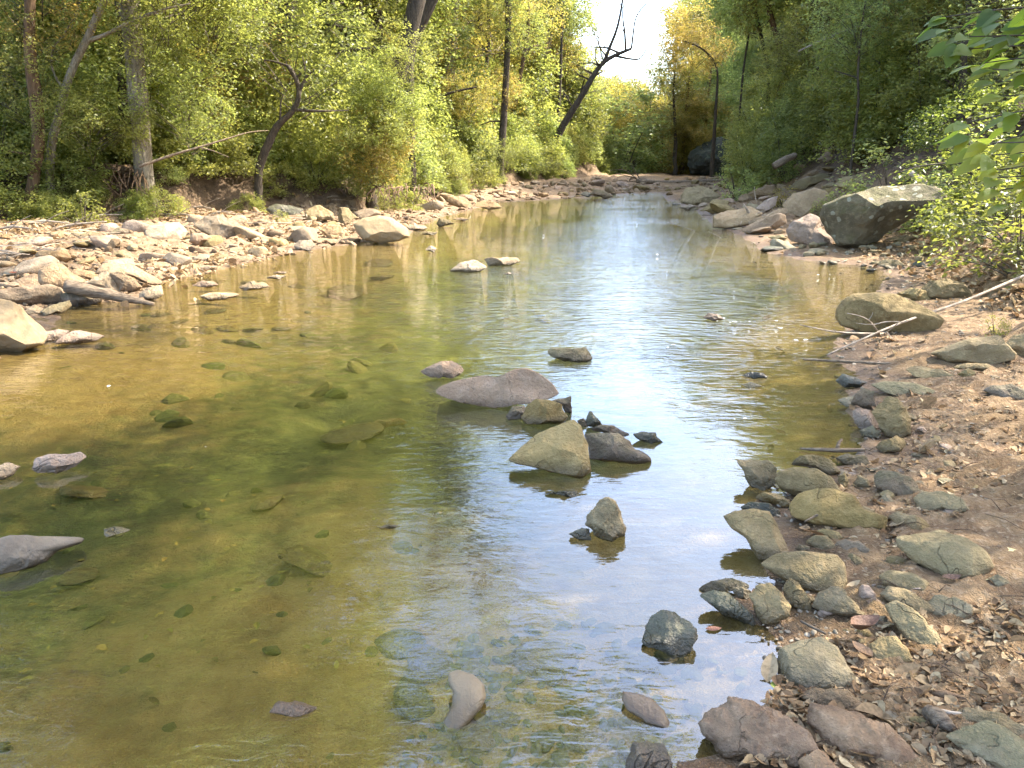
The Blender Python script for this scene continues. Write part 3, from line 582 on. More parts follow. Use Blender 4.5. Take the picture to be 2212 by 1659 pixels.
Rk(3, [(1330,1545),(1400,1520),(1480,1500),(1550,1520),(1450,1562)], 'grey', "flat stone tucked under the lichen-spotted boulder", S)
Rk(3, [(1600,1515),(1660,1480),(1700,1500),(1640,1535)], 'grey', "small stone on the bank right of the lichen-spotted boulder", S)
Rk(3, [(1150,1590),(1230,1572),(1290,1590),(1240,1612)], 'flag', "thin wet slab lying in front of the lichen-spotted boulder", SL)
Rk(3, [(560,1525),(640,1510),(690,1530),(620,1552)], 'flag', "bluish wet slab at the water below the tilted tan slab", SL)
# right shore, middle
Rk(6, [(1020,370),(1060,300),(1120,260),(1250,242),(1360,245),(1480,280),(1600,340),(1660,380),(1640,430),(1560,470),(1400,505),(1200,495),(1060,470),(1025,420)], 'moss', "big pale green boulder behind the fallen white branch", BL, lie=.25, tk=.6, sub=6, nfac=6, rough=.022)
Rk(6, [(1560,230),(1600,160),(1720,155),(1810,170),(1860,240),(1780,277),(1620,277)], 'moss', "flat-topped boulder behind the big pale green boulder", BL)
Rk(6, [(1400,255),(1480,210),(1570,215),(1610,280),(1500,292)], 'grey', "small rock between the two pale green boulders", B)
Rk(6, [(1270,60),(1310,20),(1400,25),(1450,70),(1330,82)], 'grey', "grey rock at the right water edge beyond the pale green boulders", B)
Rk(6, [(1640,660),(1800,560),(1940,505),(2010,495),(2080,560),(2130,600),(2120,640),(2000,685),(1920,690),(1760,705)], 'moss', "prism-shaped rock with a sharp ridge on the right bank", B, lie=.3, tk=.7, nfac=4, sub=6, rough=.02)
Rk(6, [(2115,590),(2150,520),(2230,480),(2330,520),(2330,650),(2200,665)], 'moss', "rounded rock at the photo's right edge beside the prism-shaped rock", B)
Rk(6, [(1770,735),(1850,690),(1960,685),(2030,710),(1960,732),(1840,742)], 'moss', "low flat stone in front of the prism-shaped rock", S)
Rk(6, [(1460,745),(1550,715),(1700,730),(1760,760),(1660,792),(1520,785)], 'grey', "half-buried grey slab on the right bank below the prism-shaped rock", SL, lie=.6)
Rk(6, [(1790,770),(1850,722),(1890,745),(1860,790)], 'grey', "small grey stone beside the half-buried slab", S)
Rk(6, [(1240,855),(1320,820),(1500,810),(1620,840),(1590,885),(1450,915),(1340,895)], 'flag', "pale flat slab strewn with dead leaves at the right shore", SL, lie=.7, tk=.4)
Rk(6, [(1110,955),(1130,880),(1180,840),(1240,860),(1255,960),(1180,990)], 'brown', "dark brown upright stone at the right shore", S, lie=.1)
Rk(6, [(1015,935),(1080,900),(1130,900),(1120,985),(1060,965)], 'flag', "flat grey stone lying in the water by the dark brown upright stone", S, lie=.6)
Rk(6, [(1235,1020),(1260,960),(1320,895),(1380,895),(1440,960),(1480,1050),(1490,1130),(1440,1175),(1340,1155),(1280,1080)], 'moss', "tall angular green grey rock at the right water edge", B, lie=.35, tk=.5, sub=6)
Rk(6, [(1090,1010),(1150,970),(1220,970),(1235,1040),(1250,1090),(1180,1115),(1120,1075)], 'pink', "pale wet stone in the water left of the tall angular rock", S)
Rk(6, [(1150,1135),(1230,1090),(1290,1120),(1270,1172),(1180,1165)], 'flag', "wet mauve grey stone below the pale wet stone", S)
Rk(6, [(1265,1245),(1300,1190),(1380,1150),(1430,1180),(1420,1245),(1330,1275)], 'moss', "rounded greenish stone below the tall angular rock", S)
Rk(6, [(1010,815),(1040,760),(1110,770),(1200,800),(1150,845),(1060,850)], 'dark', "black wet lump of stone at the right waterline", S)
Rk(6, [(1965,890),(2010,845),(2120,830),(2212,850),(2280,880),(2212,930),(2050,930)], 'brown', "smooth brown loaf-like stone on the bare soil by the photo's right edge", S, lie=.35, nfac=2)
Rk(6, [(145,400),(180,370),(240,372),(290,405),(220,417)], 'pink', "small domed stone among floating foam in the right half of the pool", S)
Rk(6, [(400,777),(450,745),(530,745),(560,780),(470,787)], 'dark', "small dark stone in the water off the right shore", S)
Rk(6, [(390,832),(450,812),(530,830),(450,852)], 'flag', "flat grey stone just in front of the small dark stone off the right shore", S, lie=.6)
# right cluster
Rk(6, [(365,1330),(450,1310),(550,1310),(600,1350),(640,1420),(610,1475),(540,1515),(470,1490),(430,1440)], 'moss', "cube-like stone at the upper left of the right shore cluster", S, lie=.3, box=4.5)
Rk(6, [(615,1470),(640,1410),(720,1370),(860,1360),(960,1400),(1030,1480),(980,1515),(850,1562),(750,1558),(650,1512)], 'moss', "smooth egg-shaped greenish rock in the right shore cluster", B, lie=.35, nfac=1, sub=6, rough=.015)
Rk(6, [(720,1370),(770,1300),(870,1270),(960,1300),(1030,1370),(980,1405),(850,1365)], 'moss', "rock directly behind the smooth egg-shaped rock", B)
Rk(6, [(1010,1315),(1080,1275),(1180,1270),(1210,1310),(1160,1352),(1060,1352)], 'moss', "rounded stone right of the rock behind the egg-shaped one", S)
Rk(6, [(715,1650),(760,1570),(860,1510),(980,1490),(1100,1520),(1160,1590),(1300,1620),(1290,1700),(1100,1745),(900,1752),(740,1720)], 'moss', "largest greenish rock in the middle of the right shore cluster", BL, lie=.4, sub=6, nfac=4, rough=.025)
Rk(6, [(1255,1440),(1300,1400),(1400,1380),(1500,1430),(1565,1500),(1520,1555),(1400,1555),(1290,1515)], 'brown', "dark brown rock with a pale edge right of the egg-shaped rock", B, lie=.3)
Rk(6, [(1015,1420),(1050,1390),(1080,1450),(1075,1502),(1030,1492)], 'grey', "narrow stone wedged right of the egg-shaped rock", S)
Rk(6, [(1115,1482),(1140,1410),(1200,1430),(1220,1482),(1150,1500)], 'grey', "pale pointed stone left of the dark brown pale-edged rock", S, lie=.2)
Rk(6, [(1515,1590),(1560,1530),(1680,1515),(1790,1540),(1860,1600),(1800,1645),(1640,1655),(1550,1645)], 'grey', "pale half-buried boulder on the leaf litter right of the cluster", BL, lie=.4)
Rk(6, [(490,1572),(540,1525),(640,1530),(740,1580),(680,1605),(560,1595)], 'moss', "low mossy slab in the water left of the largest cluster rock", SL)
Rk(6, [(390,1645),(450,1595),(560,1590),(700,1615),(720,1660),(600,1680)], 'dark', "dark wet slab under the low mossy slab", SL, sink=.03)
Rk(6, [(1280,1582),(1320,1525),(1380,1570),(1370,1602)], 'grey', "small rounded stone below the dark brown pale-edged rock", S)
Rk(9, [(275,60),(340,10),(450,-20),(560,-10),(630,90),(690,200),(710,280),(600,325),(520,290),(430,180),(330,130)], 'moss', "big tilted rock sliding into the water left of the cluster", BL, lie=.5, tk=.55, sub=6, nfac=5, rough=.025)
Rk(9, [(530,395),(620,310),(780,260),(980,245),(1030,290),(1060,400),(1050,505),(900,525),(700,475)], 'moss', "broad wedge-shaped rock with a notched right side below the tilted rock", B, lie=.5, tk=.5, sub=6, nfac=4, rough=.02)
Rk(9, [(120,525),(200,460),(330,420),(430,440),(440,470),(330,500),(200,535)], 'grey', "thin brown slab with layered edge resting at the shore tip", SL, lie=.5, tk=.4)
Rk(9, [(125,570),(210,520),(310,515),(380,580),(470,640),(480,715),(380,695),(240,645)], 'dark', "dark wet rock at the waterline in front of the layered slab", B, lie=.4, sub=6)
Rk(9, [(430,560),(480,490),(560,460),(640,510),(700,580),(715,640),(650,712),(550,725),(480,650)], 'moss', "rough greenish rock right of the dark wet waterline rock", B, lie=.35, sub=6)
Rk(9, [(330,500),(390,480),(450,500),(440,560),(370,550)], 'grey', "small stone behind the dark wet waterline rock", S)
Rk(9, [(655,520),(700,440),(750,460),(820,540),(860,615),(800,635),(700,595)], 'moss', "tapered stone between the rough greenish rock and the domed stone", S, lie=.35)
Rk(9, [(860,640),(890,540),(960,490),(1040,490),(1110,550),(1150,620),(1060,665),(930,668)], 'moss', "domed olive stone set in the mud right of the tapered stone", S, lie=.4, nfac=2, sub=6)
Rk(9, [(860,490),(870,455),(920,455),(980,480),(920,510)], 'grey', "small grey stone behind the domed olive stone", S)
Rk(9, [(820,215),(860,160),(940,150),(1000,200),(1005,240),(900,255)], 'moss', "rounded stone sitting above the broad wedge-shaped rock", S)
Rk(9, [(870,150),(920,115),(1010,115),(1050,150),(1000,192),(930,170)], 'grey', "oval stone behind the rounded stone above the wedge-shaped rock", S)
Rk(9, [(740,240),(770,215),(830,215),(840,250),(780,265)], 'moss', "small stone left of the rounded stone above the wedge-shaped rock", S)
Rk(9, [(1010,215),(1060,180),(1150,180),(1210,220),(1190,262),(1080,282),(1010,252)], 'cream', "pale cracked stone right of the rounded stone above the wedge-shaped rock", S)
Rk(9, [(1055,315),(1100,275),(1180,300),(1220,330),(1140,345)], 'grey', "low grey stone right of the broad wedge-shaped rock", S)
Rk(9, [(1350,55),(1400,10),(1500,10),(1550,70),(1520,122),(1420,115)], 'moss', "round greenish stone on the bare soil above the big half-buried boulder", S)
Rk(9, [(1400,225),(1500,160),(1640,120),(1800,130),(1920,190),(1980,280),(1900,385),(1740,415),(1560,365),(1430,295)], 'grey', "big half-buried boulder on the reddish soil", BL, lie=.55, sub=6, nfac=5, rough=.03)
Rk(9, [(1300,455),(1350,400),(1480,385),(1600,430),(1620,470),(1480,508),(1340,495)], 'moss', "flat oval olive stone set in the soil below the big half-buried boulder", S, lie=.55, nfac=2)
Rk(9, [(1290,575),(1340,510),(1460,500),(1580,540),(1640,590),(1560,645),(1400,615)], 'moss', "long smooth olive stone in the soil, left of a matching one", S, lie=.55, nfac=2)
Rk(9, [(1590,650),(1640,560),(1760,530),(1860,560),(1880,620),(1780,695),(1640,695)], 'grey', "half-buried brown stone right of the long smooth olive stone", S, lie=.55, nfac=2)
Rk(9, [(1320,655),(1380,605),(1480,620),(1560,680),(1650,760),(1740,850),(1640,865),(1480,815),(1370,735)], 'grey', "long pale rock tapering down to the right in the soil", B, lie=.5, sub=6)
Rk(9, [(1205,725),(1240,670),(1310,660),(1360,720),(1330,755),(1250,752)], 'brown', "dark brown stone at the left end of the long pale rock", S)
Rk(9, [(1200,585),(1250,550),(1320,580),(1290,625),(1220,612)], 'orange', "small mustard brown stone left of the long smooth olive stone", S)
Rk(9, [(1190,935),(1210,870),(1280,820),(1360,800),(1440,850),(1480,910),(1400,965),(1260,995)], 'moss', "squarish olive stone with curled leaves against its side", S, lie=.5, sub=6)
Rk(9, [(610,1060),(640,930),(760,850),(880,790),(980,830),(1060,930),(1110,990),(1120,1060),(1000,1115),(800,1155),(660,1155)], 'grey', "big flat mud-stained rock by the small puddle", B, lie=.7, tk=.4, sub=6, nfac=3, rough=.02)
Rk(9, [(770,1255),(860,1180),(980,1130),(1080,1130),(1180,1200),(1220,1270),(1100,1305),(920,1305)], 'tan', "tan domed stone sunk in the red soil", S, lie=.55, nfac=3, sub=6)
Rk(9, [(1750,1580),(1830,1480),(1960,1380),(2060,1380),(2212,1440),(2300,1500),(2300,1720),(2100,1720),(1900,1640)], 'flag', "angular grey flagstone in the near right corner", "flagstone", lie=.6, tk=.4, sub=6, nfac=6, rough=.02, cat="stone slab")
Rk(9, [(1800,1410),(1850,1330),(1980,1300),(2212,1310),(2300,1350),(2200,1445),(2050,1390),(1950,1400)], 'moss', "low mossy rock behind the angular grey flagstone", B, lie=.5)
Rk(9, [(760,1650),(830,1570),(880,1550),(980,1590),(1080,1650),(1000,1740),(800,1740)], 'orange', "orange tan stone under the soil ledge at the bottom edge", S, lie=.5, sub=6)
Rk(9, [(1990,445),(2040,405),(2100,430),(2130,470),(2050,495)], 'grey', "small grey brown stone alone on the soil near two yellow leaves", S)
Rk(9, [(1470,1350),(1530,1310),(1600,1330),(1580,1400),(1500,1400)], 'grey', "small grey stone in the leaf litter behind the soil ledge", S)
Rk(9, [(140,1450),(200,1330),(300,1260),(500,1230),(700,1260),(820,1340),(880,1450),(780,1570),(560,1610),(350,1600),(200,1540)], 'clod', "rough crumbling clod of red brown soil at the water's edge", "soil_clod", lie=.55, tk=.5, sub=6, nfac=0, rough=.09, cat="soil clod")
Rk(9, [(840,1350),(1000,1310),(1300,1340),(1450,1420),(1580,1510),(1540,1600),(1200,1610),(1000,1550),(880,1480)], 'clod', "long crumbling ledge of red soil right of the rough clod", "soil_clod", lie=.6, tk=.4, sub=6, nfac=0, rough=.08, cat="soil clod")
# ------------------------------------------------------------------ loose stones, gravel, litter
LIB = []
for k in range(10):
    rs = np.random.default_rng(500 + k); n, F = ico(4); p = n.copy()
    kk = (np.abs(p) ** 2.6).sum(1) ** (-1 / 2.6); p = p * kk[:, None]
    for _ in range(8):
        d = nrm(rs.normal(size=3)); off = rs.uniform(.6, .92); dd = p @ d - off; mk = dd > 0; p[mk] -= np.outer(dd[mk] * .93, d)
    p = p + nrm(p) * (.05 * fbm(p * 1.8 + k * 9, 4, k))[:, None]; p = p * np.array([1, rs.uniform(.6, .9), rs.uniform(.28, .55)])
    LIB.append((p, F))
LIBM = {}
def lib_stone(u, v, wpx, mat, label, group, name="stone", under=False, sink=.25, cat="stone"):
    P, t = hit(u, v, not under)
    s = wpx * t / FPX * .5; k = random.randrange(10)
    if (k, mat) not in LIBM: LIBM[(k, mat)] = mesh_np("stone", LIB[k][0], [(LIB[k][1], 0)], [M[mat]], True)
    wet = P[2] < .02 and not under
    if wet: sink = .42
    z = P[2] + s * .42 * (1 - 2 * sink)
    if under: z = min(gz(P[0], P[1]) + s * .1, -.42 * s - .012)
    o = link(name, LIBM[(k, mat)], loc=(P[0], P[1], z))
    o.scale = (s, s * random.uniform(.85, 1.15), s * (random.uniform(.4, .65) if under else random.uniform(.55, .8) if wet else random.uniform(.75, 1.3))); o.rotation_euler = (random.uniform(-.25, .25), random.uniform(-.25, .25), random.uniform(0, 6.28))
    tag(o, label, cat, group); return o
def scatter_px(poly, n, wr, mats, label, group, mind=.9, **k):
    poly = np.array(poly, float); lo = poly.min(0); hi = poly.max(0); done = []; tries = 0
    while len(done) < n and tries < n * 60:
        tries += 1; q = lo + rng.random(2) * (hi - lo)
        if not inside(q[None], poly)[0]: continue
        w = wr[0] + (wr[1] - wr[0]) * rng.random() ** 2.2
        if any(abs(q[0] - a) < mind * (w + b) * .5 and abs(q[1] - c) < mind * (w + b) * .22 for a, c, b in done): continue
        done.append((q[0], q[1], w)); lib_stone(q[0], q[1], w, mats[rng.integers(len(mats))], label, group, **k)
scatter_px([(0, 560), (130, 505), (330, 490), (560, 475), (760, 470), (900, 480), (880, 500), (780, 520), (640, 542), (440, 588), (350, 606), (300, 625), (150, 625), (0, 650)], 72, (28, 112), ['tan', 'cream', 'pink', 'tan', 'grey'], "loose sunlit cobble among many alike on the left gravel bar", "cobbles of the left gravel bar", name="cobble", cat="cobble")
scatter_px([(930, 455), (960, 420), (1060, 402), (1250, 392), (1420, 396), (1430, 412), (1290, 422), (1090, 436)], 46, (16, 56), ['tan', 'cream', 'cream', 'pink', 'grey'], "sunlit flat stone among many alike on the far gravel bar", "stones of the far gravel bar")
scatter_px([(1425, 412), (1440, 388), (1560, 384), (1590, 405), (1500, 425), (1440, 428)], 22, (14, 40), ['grey', 'grey', 'tan', 'cream'], "grey stone among many alike in the riffle at the head of the pool", "stones of the riffle at the head of the pool")
scatter_px([(1490, 440), (1560, 400), (1700, 360), (1800, 370), (1790, 420), (1640, 460), (1560, 480)], 34, (26, 84), ['tan', 'grey', 'pink', 'grey', 'cream'], "tumbled slab among many alike in the pile on the right shore", "tumbled slabs on the right shore", name="slab", cat="slab")
scatter_px([(1440, 440), (1530, 468), (1600, 500), (1680, 540), (1780, 560), (1760, 525), (1640, 480), (1520, 445)], 34, (24, 64), ['grey', 'flag', 'tan', 'pink'], "wet slab among many alike along the waterline of the right shore", "slabs along the right waterline", name="slab", cat="slab")
scatter_px([(1640, 545), (1800, 520), (1960, 520), (2050, 560), (1980, 600), (1900, 590), (1720, 560)], 20, (20, 52), ['flag', 'grey', 'dark'], "thin wet stone among many alike below the lichen-spotted boulder", "wet stones below the big boulder")
scatter_px([(1850, 960), (1960, 900), (2080, 960), (2120, 1080), (2000, 1180), (1900, 1160), (1820, 1060)], 46, (14, 50), ['grey', 'flag', 'moss', 'pink'], "small loose stone among many alike on the leaf-strewn right bank", "small stones on the right bank")
scatter_px([(1690, 1200), (1900, 1180), (1990, 1260), (1900, 1440), (1760, 1380), (1690, 1280)], 40, (14, 48), ['moss', 'grey', 'brown', 'pink', 'grey'], "small stone among many alike in the mud between the cluster rocks", "small stones between the cluster rocks")
scatter_px([(380, 620), (700, 560), (900, 530), (800, 640), (500, 760), (250, 760), (200, 690)], 16, (36, 110), ['bedo'], "amber cobble under clear shallow water among many alike off the gravel bar", "cobbles under the left shallows", name="cobble", cat="cobble", under=True, sink=.5)
scatter_px([(100, 900), (700, 760), (900, 900), (880, 1250), (700, 1500), (200, 1500)], 5, (80, 190), ['bedo'], "dim cobble on the stream bed among many alike under deeper water", "cobbles on the stream bed", name="cobble", cat="cobble", under=True, sink=.4)
scatter_px([(850, 1400), (1350, 1380), (1500, 1500), (1400, 1640), (800, 1640)], 14, (60, 150), ['bed', 'bedo'], "brown stone among many alike under the near shallow water", "stones under the near shallows", under=True, sink=.5)

def stuff_mesh(name, P, S, base, mats, label, squash=(1, 1, 1), tilt=.4, yaw=True):
    """many tiny copies of low base shapes as one mesh of uncountable stuff"""
    Vs = []; Fs = []; n0 = 0; T = []
    for k in range(len(P)):
        V, F = base[k % len(base)]; a = random.uniform(0, 6.283); c, s = math.cos(a), math.sin(a)
        q = V * S[k] * np.array(squash); tx, ty = random.gauss(0, tilt), random.gauss(0, tilt)
        q = np.column_stack([q[:, 0], q[:, 1] - tx * q[:, 2], q[:, 2] + tx * q[:, 1]]); q = np.column_stack([q[:, 0] + ty * q[:, 2], q[:, 1], q[:, 2] - ty * q[:, 0]])
        q = np.column_stack([q[:, 0] * c - q[:, 1] * s, q[:, 0] * s + q[:, 1] * c, q[:, 2]]) + P[k]
        Vs.append(q); Fs.append(F + n0); n0 += len(V); T.append(np.full(len(V), random.random()))
    me = mesh_np(name, np.concatenate(Vs), [(np.concatenate(Fs), 0)], mats, False, {"tint": np.concatenate(T)})
    return struct(link(name, me), 'stuff', label)
def tint_mat(name, ramp, rough=.85, spec=.3, trans=0):
    m, nt = newmat(name); N = NT(nt)
    t = N.n("ShaderNodeAttribute", attribute_name="tint").outputs["Fac"]
    r = N.n("ShaderNodeValToRGB"); nt.links.new(t, r.inputs[0]); el = r.color_ramp.elements
    while len(el) < len(ramp): el.new(.5)
    for i, c in enumerate(ramp): el[i].position = i / (len(ramp) - 1); el[i].color = c4(c)
    geo = N.n("ShaderNodeNewGeometry"); n = N.noise(60, 3, .6, geo.outputs["Position"])
    col = N.mix(N.ramp(n, .4, .7), r.outputs[0], N.mix(1.0, r.outputs[0], (.6, .6, .58, 1), 'MULTIPLY'))
    p = N.n("ShaderNodeBsdfPrincipled"); nt.links.new(col, p.inputs["Base Color"]); p.inputs["Roughness"].default_value = rough; p.inputs["Specular IOR Level"].default_value = spec
    o = N.n("ShaderNodeOutputMaterial")
    if trans:
        tr = N.n("ShaderNodeBsdfTranslucent"); nt.links.new(col, tr.inputs[0]); mx = N.n("ShaderNodeMixShader"); mx.inputs[0].default_value = trans
        nt.links.new(p.outputs[0], mx.inputs[1]); nt.links.new(tr.outputs[0], mx.inputs[2]); nt.links.new(mx.outputs[0], o.inputs[0])
    else: nt.links.new(p.outputs[0], o.inputs[0])
    return m
lowrocks = []
for k in range(8):
    n, F = ico(2); q = n * np.array([1, random.uniform(.55, .9), random.uniform(.3, .6)]); q = q + nrm(q) * (.16 * vnoise(n * 1.7 + k * 5, k))[:, None]; lowrocks.append((q, F))
def rand_px(poly, n):
    poly = np.array(poly, float); lo = poly.min(0); hi = poly.max(0); out = []
    while len(out) < n:
        q = lo + rng.random((n, 2)) * (hi - lo); out.extend(q[inside(q, poly)])
    return np.array(out[:n])
def on_ground(px, zoff=0.0, under=False):
    """points of the ground seen at these pixels, found by a coarse march"""
    d = np.stack([(px[:, 0] - CU) / FPX, cp + (CV - px[:, 1]) / FPX * sp, -sp + (CV - px[:, 1]) / FPX * cp], 1); z = np.zeros(len(px)); t = None
    for _ in range(6):
        t = (z - CAM_H) / np.minimum(d[:, 2], -.012); P = CAMP + d * t[:, None]; zn = terrain(P[:, :2]); z = .5 * z + .5 * (zn if under else np.maximum(zn, 0))
    t = np.minimum(t, 80); P = CAMP + d * t[:, None]; P[:, 2] = terrain(P[:, :2]) + zoff
    return P, t
PEB = tint_mat("pebbles", [(.115, .07, .036), (.23, .15, .082), (.165, .108, .06), (.29, .21, .125), (.20, .125, .066)])
PEBR = tint_mat("right bank pebbles", [(.12, .085, .055), (.24, .19, .13), (.16, .12, .08), (.30, .25, .18), (.19, .15, .09)])
px = rand_px([(0, 510), (130, 470), (330, 462), (560, 455), (760, 448), (920, 450), (960, 415), (1100, 396), (1300, 388), (1430, 392), (1440, 412), (1290, 424), (1090, 437), (940, 470), (880, 505), (780, 526), (640, 548), (440, 594), (350, 612), (330, 650), (140, 665), (0, 700)], 2500)
P, t = on_ground(px); stuff_mesh("gravel", P, t / FPX * rng.uniform(2.5, 9, len(P)) , lowrocks, [PEB], "pale gravel filling between the cobbles of the left bar")
px = rand_px([(1440, 430), (1700, 350), (2000, 500), (2120, 640), (2212, 900), (2212, 1000), (2000, 1250), (1800, 1480), (1650, 1440), (1640, 1300), (1700, 1200), (1650, 1050), (1850, 950), (1800, 780), (1900, 600), (1640, 545), (1520, 480)], 1500)
P, t = on_ground(px); stuff_mesh("gravel", P, t / FPX * rng.uniform(2, 7, len(P)), lowrocks, [PEBR], "small gravel scattered over the right bank")
px = rand_px([(0, 760), (350, 610), (900, 505), (1100, 470), (1200, 700), (900, 1000), (1000, 1659), (0, 1659)], 90)
P, t = on_ground(px, under=True); P[:, 2] -= .02; stuff_mesh("gravel", P, np.minimum(t / FPX * rng.uniform(8, 34, len(P)), .12), lowrocks, [tint_mat("bed gravel", [(.045, .04, .013), (.075, .062, .022), (.034, .04, .01), (.09, .072, .028), (.045, .052, .012)])], "pebbles covering the stream bed under the water")
px = rand_px([(960, 1380), (1300, 1340), (1640, 1460), (1500, 1560), (1400, 1659), (850, 1659)], 240)
P, t = on_ground(px, under=True); stuff_mesh("gravel", P, t / FPX * rng.uniform(5, 22, len(P)), lowrocks, [bpy.data.materials["bed gravel"]], "pebbles under the near shallow water")

def leaf_shape(curl, bend, w=.36):
    xs = np.linspace(0, 1, 6); prof = np.sin(np.pi * xs ** .85) ** .8 * w; V = []
    for i, x in enumerate(xs):
        z = bend * (x - .5) ** 2; V += [(x - .5, -prof[i], z + curl * prof[i]), (x - .5, 0, z), (x - .5, prof[i], z + curl * prof[i])]
    F = []
    for i in range(5):
        F += [[3 * i, 3 * i + 1, 3 * i + 4, 3 * i + 3], [3 * i + 1, 3 * i + 2, 3 * i + 5, 3 * i + 4]]
    return np.array(V), np.array(F)
litter = [leaf_shape(c, b, w) for c, b, w in ((.3, .2, .3), (-.2, .3, .34), (.5, -.3, .28), (.1, .5, .2), (.9, .2, .3), (.2, -.4, .36))]
LITM = tint_mat("dry leaf litter", [(.15, .085, .04), (.28, .17, .08), (.38, .27, .14), (.21, .12, .055), (.32, .21, .11), (.46, .36, .21)], .7, .3, .25)
px = rand_px([(1700, 1150), (1900, 940), (1900, 820), (1850, 720), (1960, 600), (2100, 560), (2212, 620), (2212, 1659), (1600, 1659), (1700, 1420), (1980, 1330), (1900, 1180)], 4200)
P, t = on_ground(px, .012); k = fbm(P * .9, 3, 77) > -.25; P = P[k]
stuff_mesh("leaf_litter", P, rng.uniform(.014, .05, len(P)) * rng.uniform(.6, 1.2, len(P)), litter, [LITM], "dry brown leaves strewn over the right bank soil", tilt=.35)
px = rand_px([(1450, 420), (1750, 300), (2212, 350), (2212, 700), (2000, 620), (1900, 560), (1600, 470)], 2600)
P, t = on_ground(px, .02); stuff_mesh("leaf_litter", P, rng.uniform(.05, .12, len(P)), litter, [LITM], "dead leaves lying on the slope of the right bank", tilt=.4)
px = rand_px([(0, 400), (300, 400), (600, 400), (900, 400), (960, 425), (900, 450), (560, 470), (330, 482), (0, 520)], 2600)
P, t = on_ground(px, .02); stuff_mesh("leaf_litter", P, rng.uniform(.05, .13, len(P)), litter, [LITM], "dead leaves and bark bits along the foot of the left bank", tilt=.5)
px = rand_px([(0, 800), (500, 700), (900, 900), (1100, 1250), (1500, 1500), (1400, 1659), (0, 1659)], 190)
P, t = on_ground(px, .015, under=True); P[:, 2] = np.minimum(P[:, 2], -.02); k = fbm(P * 1.1 + 40, 3, 91) > -.1; P = P[k]
stuff_mesh("sunken_leaves", P, rng.uniform(.015, .045, len(P)), litter, [tint_mat("sunken leaves", [(.07, .05, .015), (.13, .10, .03), (.19, .16, .04), (.16, .10, .03), (.26, .18, .05)], .8)], "yellow and brown leaves sunk on the stream bed", tilt=.2)
# twigs lying about, too many to count
def twig_litter(poly, n, L, r, label, mat):
    px = rand_px(poly, n); P, t = on_ground(px, .015); g = Geo()
    for p in P:
        a = random.uniform(0, 6.283); l = random.uniform(*L); d = np.array([math.cos(a), math.sin(a), random.uniform(-.05, .12)]); b = np.array([-d[1], d[0], .1]) * random.uniform(-.2, .2)
        pts = [p - d * l * .5, p + b * l * .4 + [0, 0, .02], p + d * l * .5]; g.tube(pts, [r, r * .8, r * .4], 4)
    struct(link("twigs", g.mesh("twigs", [mat])), 'stuff', label)
twig_litter([(1700, 1150), (1900, 940), (2000, 600), (2212, 620), (2212, 1659), (1650, 1659), (1900, 1330)], 80, (.05, .2), .0025, "broken twigs scattered over the right bank", BARKR)
twig_litter([(0, 500), (200, 470), (560, 450), (900, 440), (900, 470), (560, 500), (330, 520), (0, 560)], 150, (.25, 1.2), .009, "grey driftwood twigs tangled along the foot of the left bank", DEADW)
# ------------------------------------------------------------------ foliage
def leaves(P, A, N_, L, W, tint):
    A = nrm(A); B_ = nrm(np.cross(N_, A)); N_ = np.cross(A, B_)
    L = L[:, None]; W = W[:, None]
    v0 = P; v1 = P + A * L * .42 + B_ * W * .5 + N_ * W * .12; v2 = P + A * L - N_ * L * .12; v3 = P + A * L * .42 - B_ * W * .5 + N_ * W * .12
    V = np.stack([v0, v1, v2, v3], 1).reshape(-1, 3); n = len(P)
    return V, np.arange(n * 4).reshape(n, 4), np.repeat(tint, 4)
def prisms(A, B_, ra, rb):
    t = nrm(B_ - A); ref = np.where(np.abs(t[:, 2:3]) > .8, np.array([[1., 0, 0]]), np.array([[0, 0, 1.]])); a = nrm(np.cross(t, ref)); b = np.cross(t, a); V = []
    for base, r in ((A, ra), (B_, rb)):
        for k in range(3): V.append(base + (a * math.cos(k * 2.094) + b * math.sin(k * 2.094)) * np.asarray(r)[:, None])
    V = np.stack(V, 1).reshape(-1, 3); n = len(A); o = np.arange(n)[:, None] * 6
    F = np.concatenate([o + np.array([[k, (k + 1) % 3, 3 + (k + 1) % 3, 3 + k]]) for k in range(3)]); return V, F
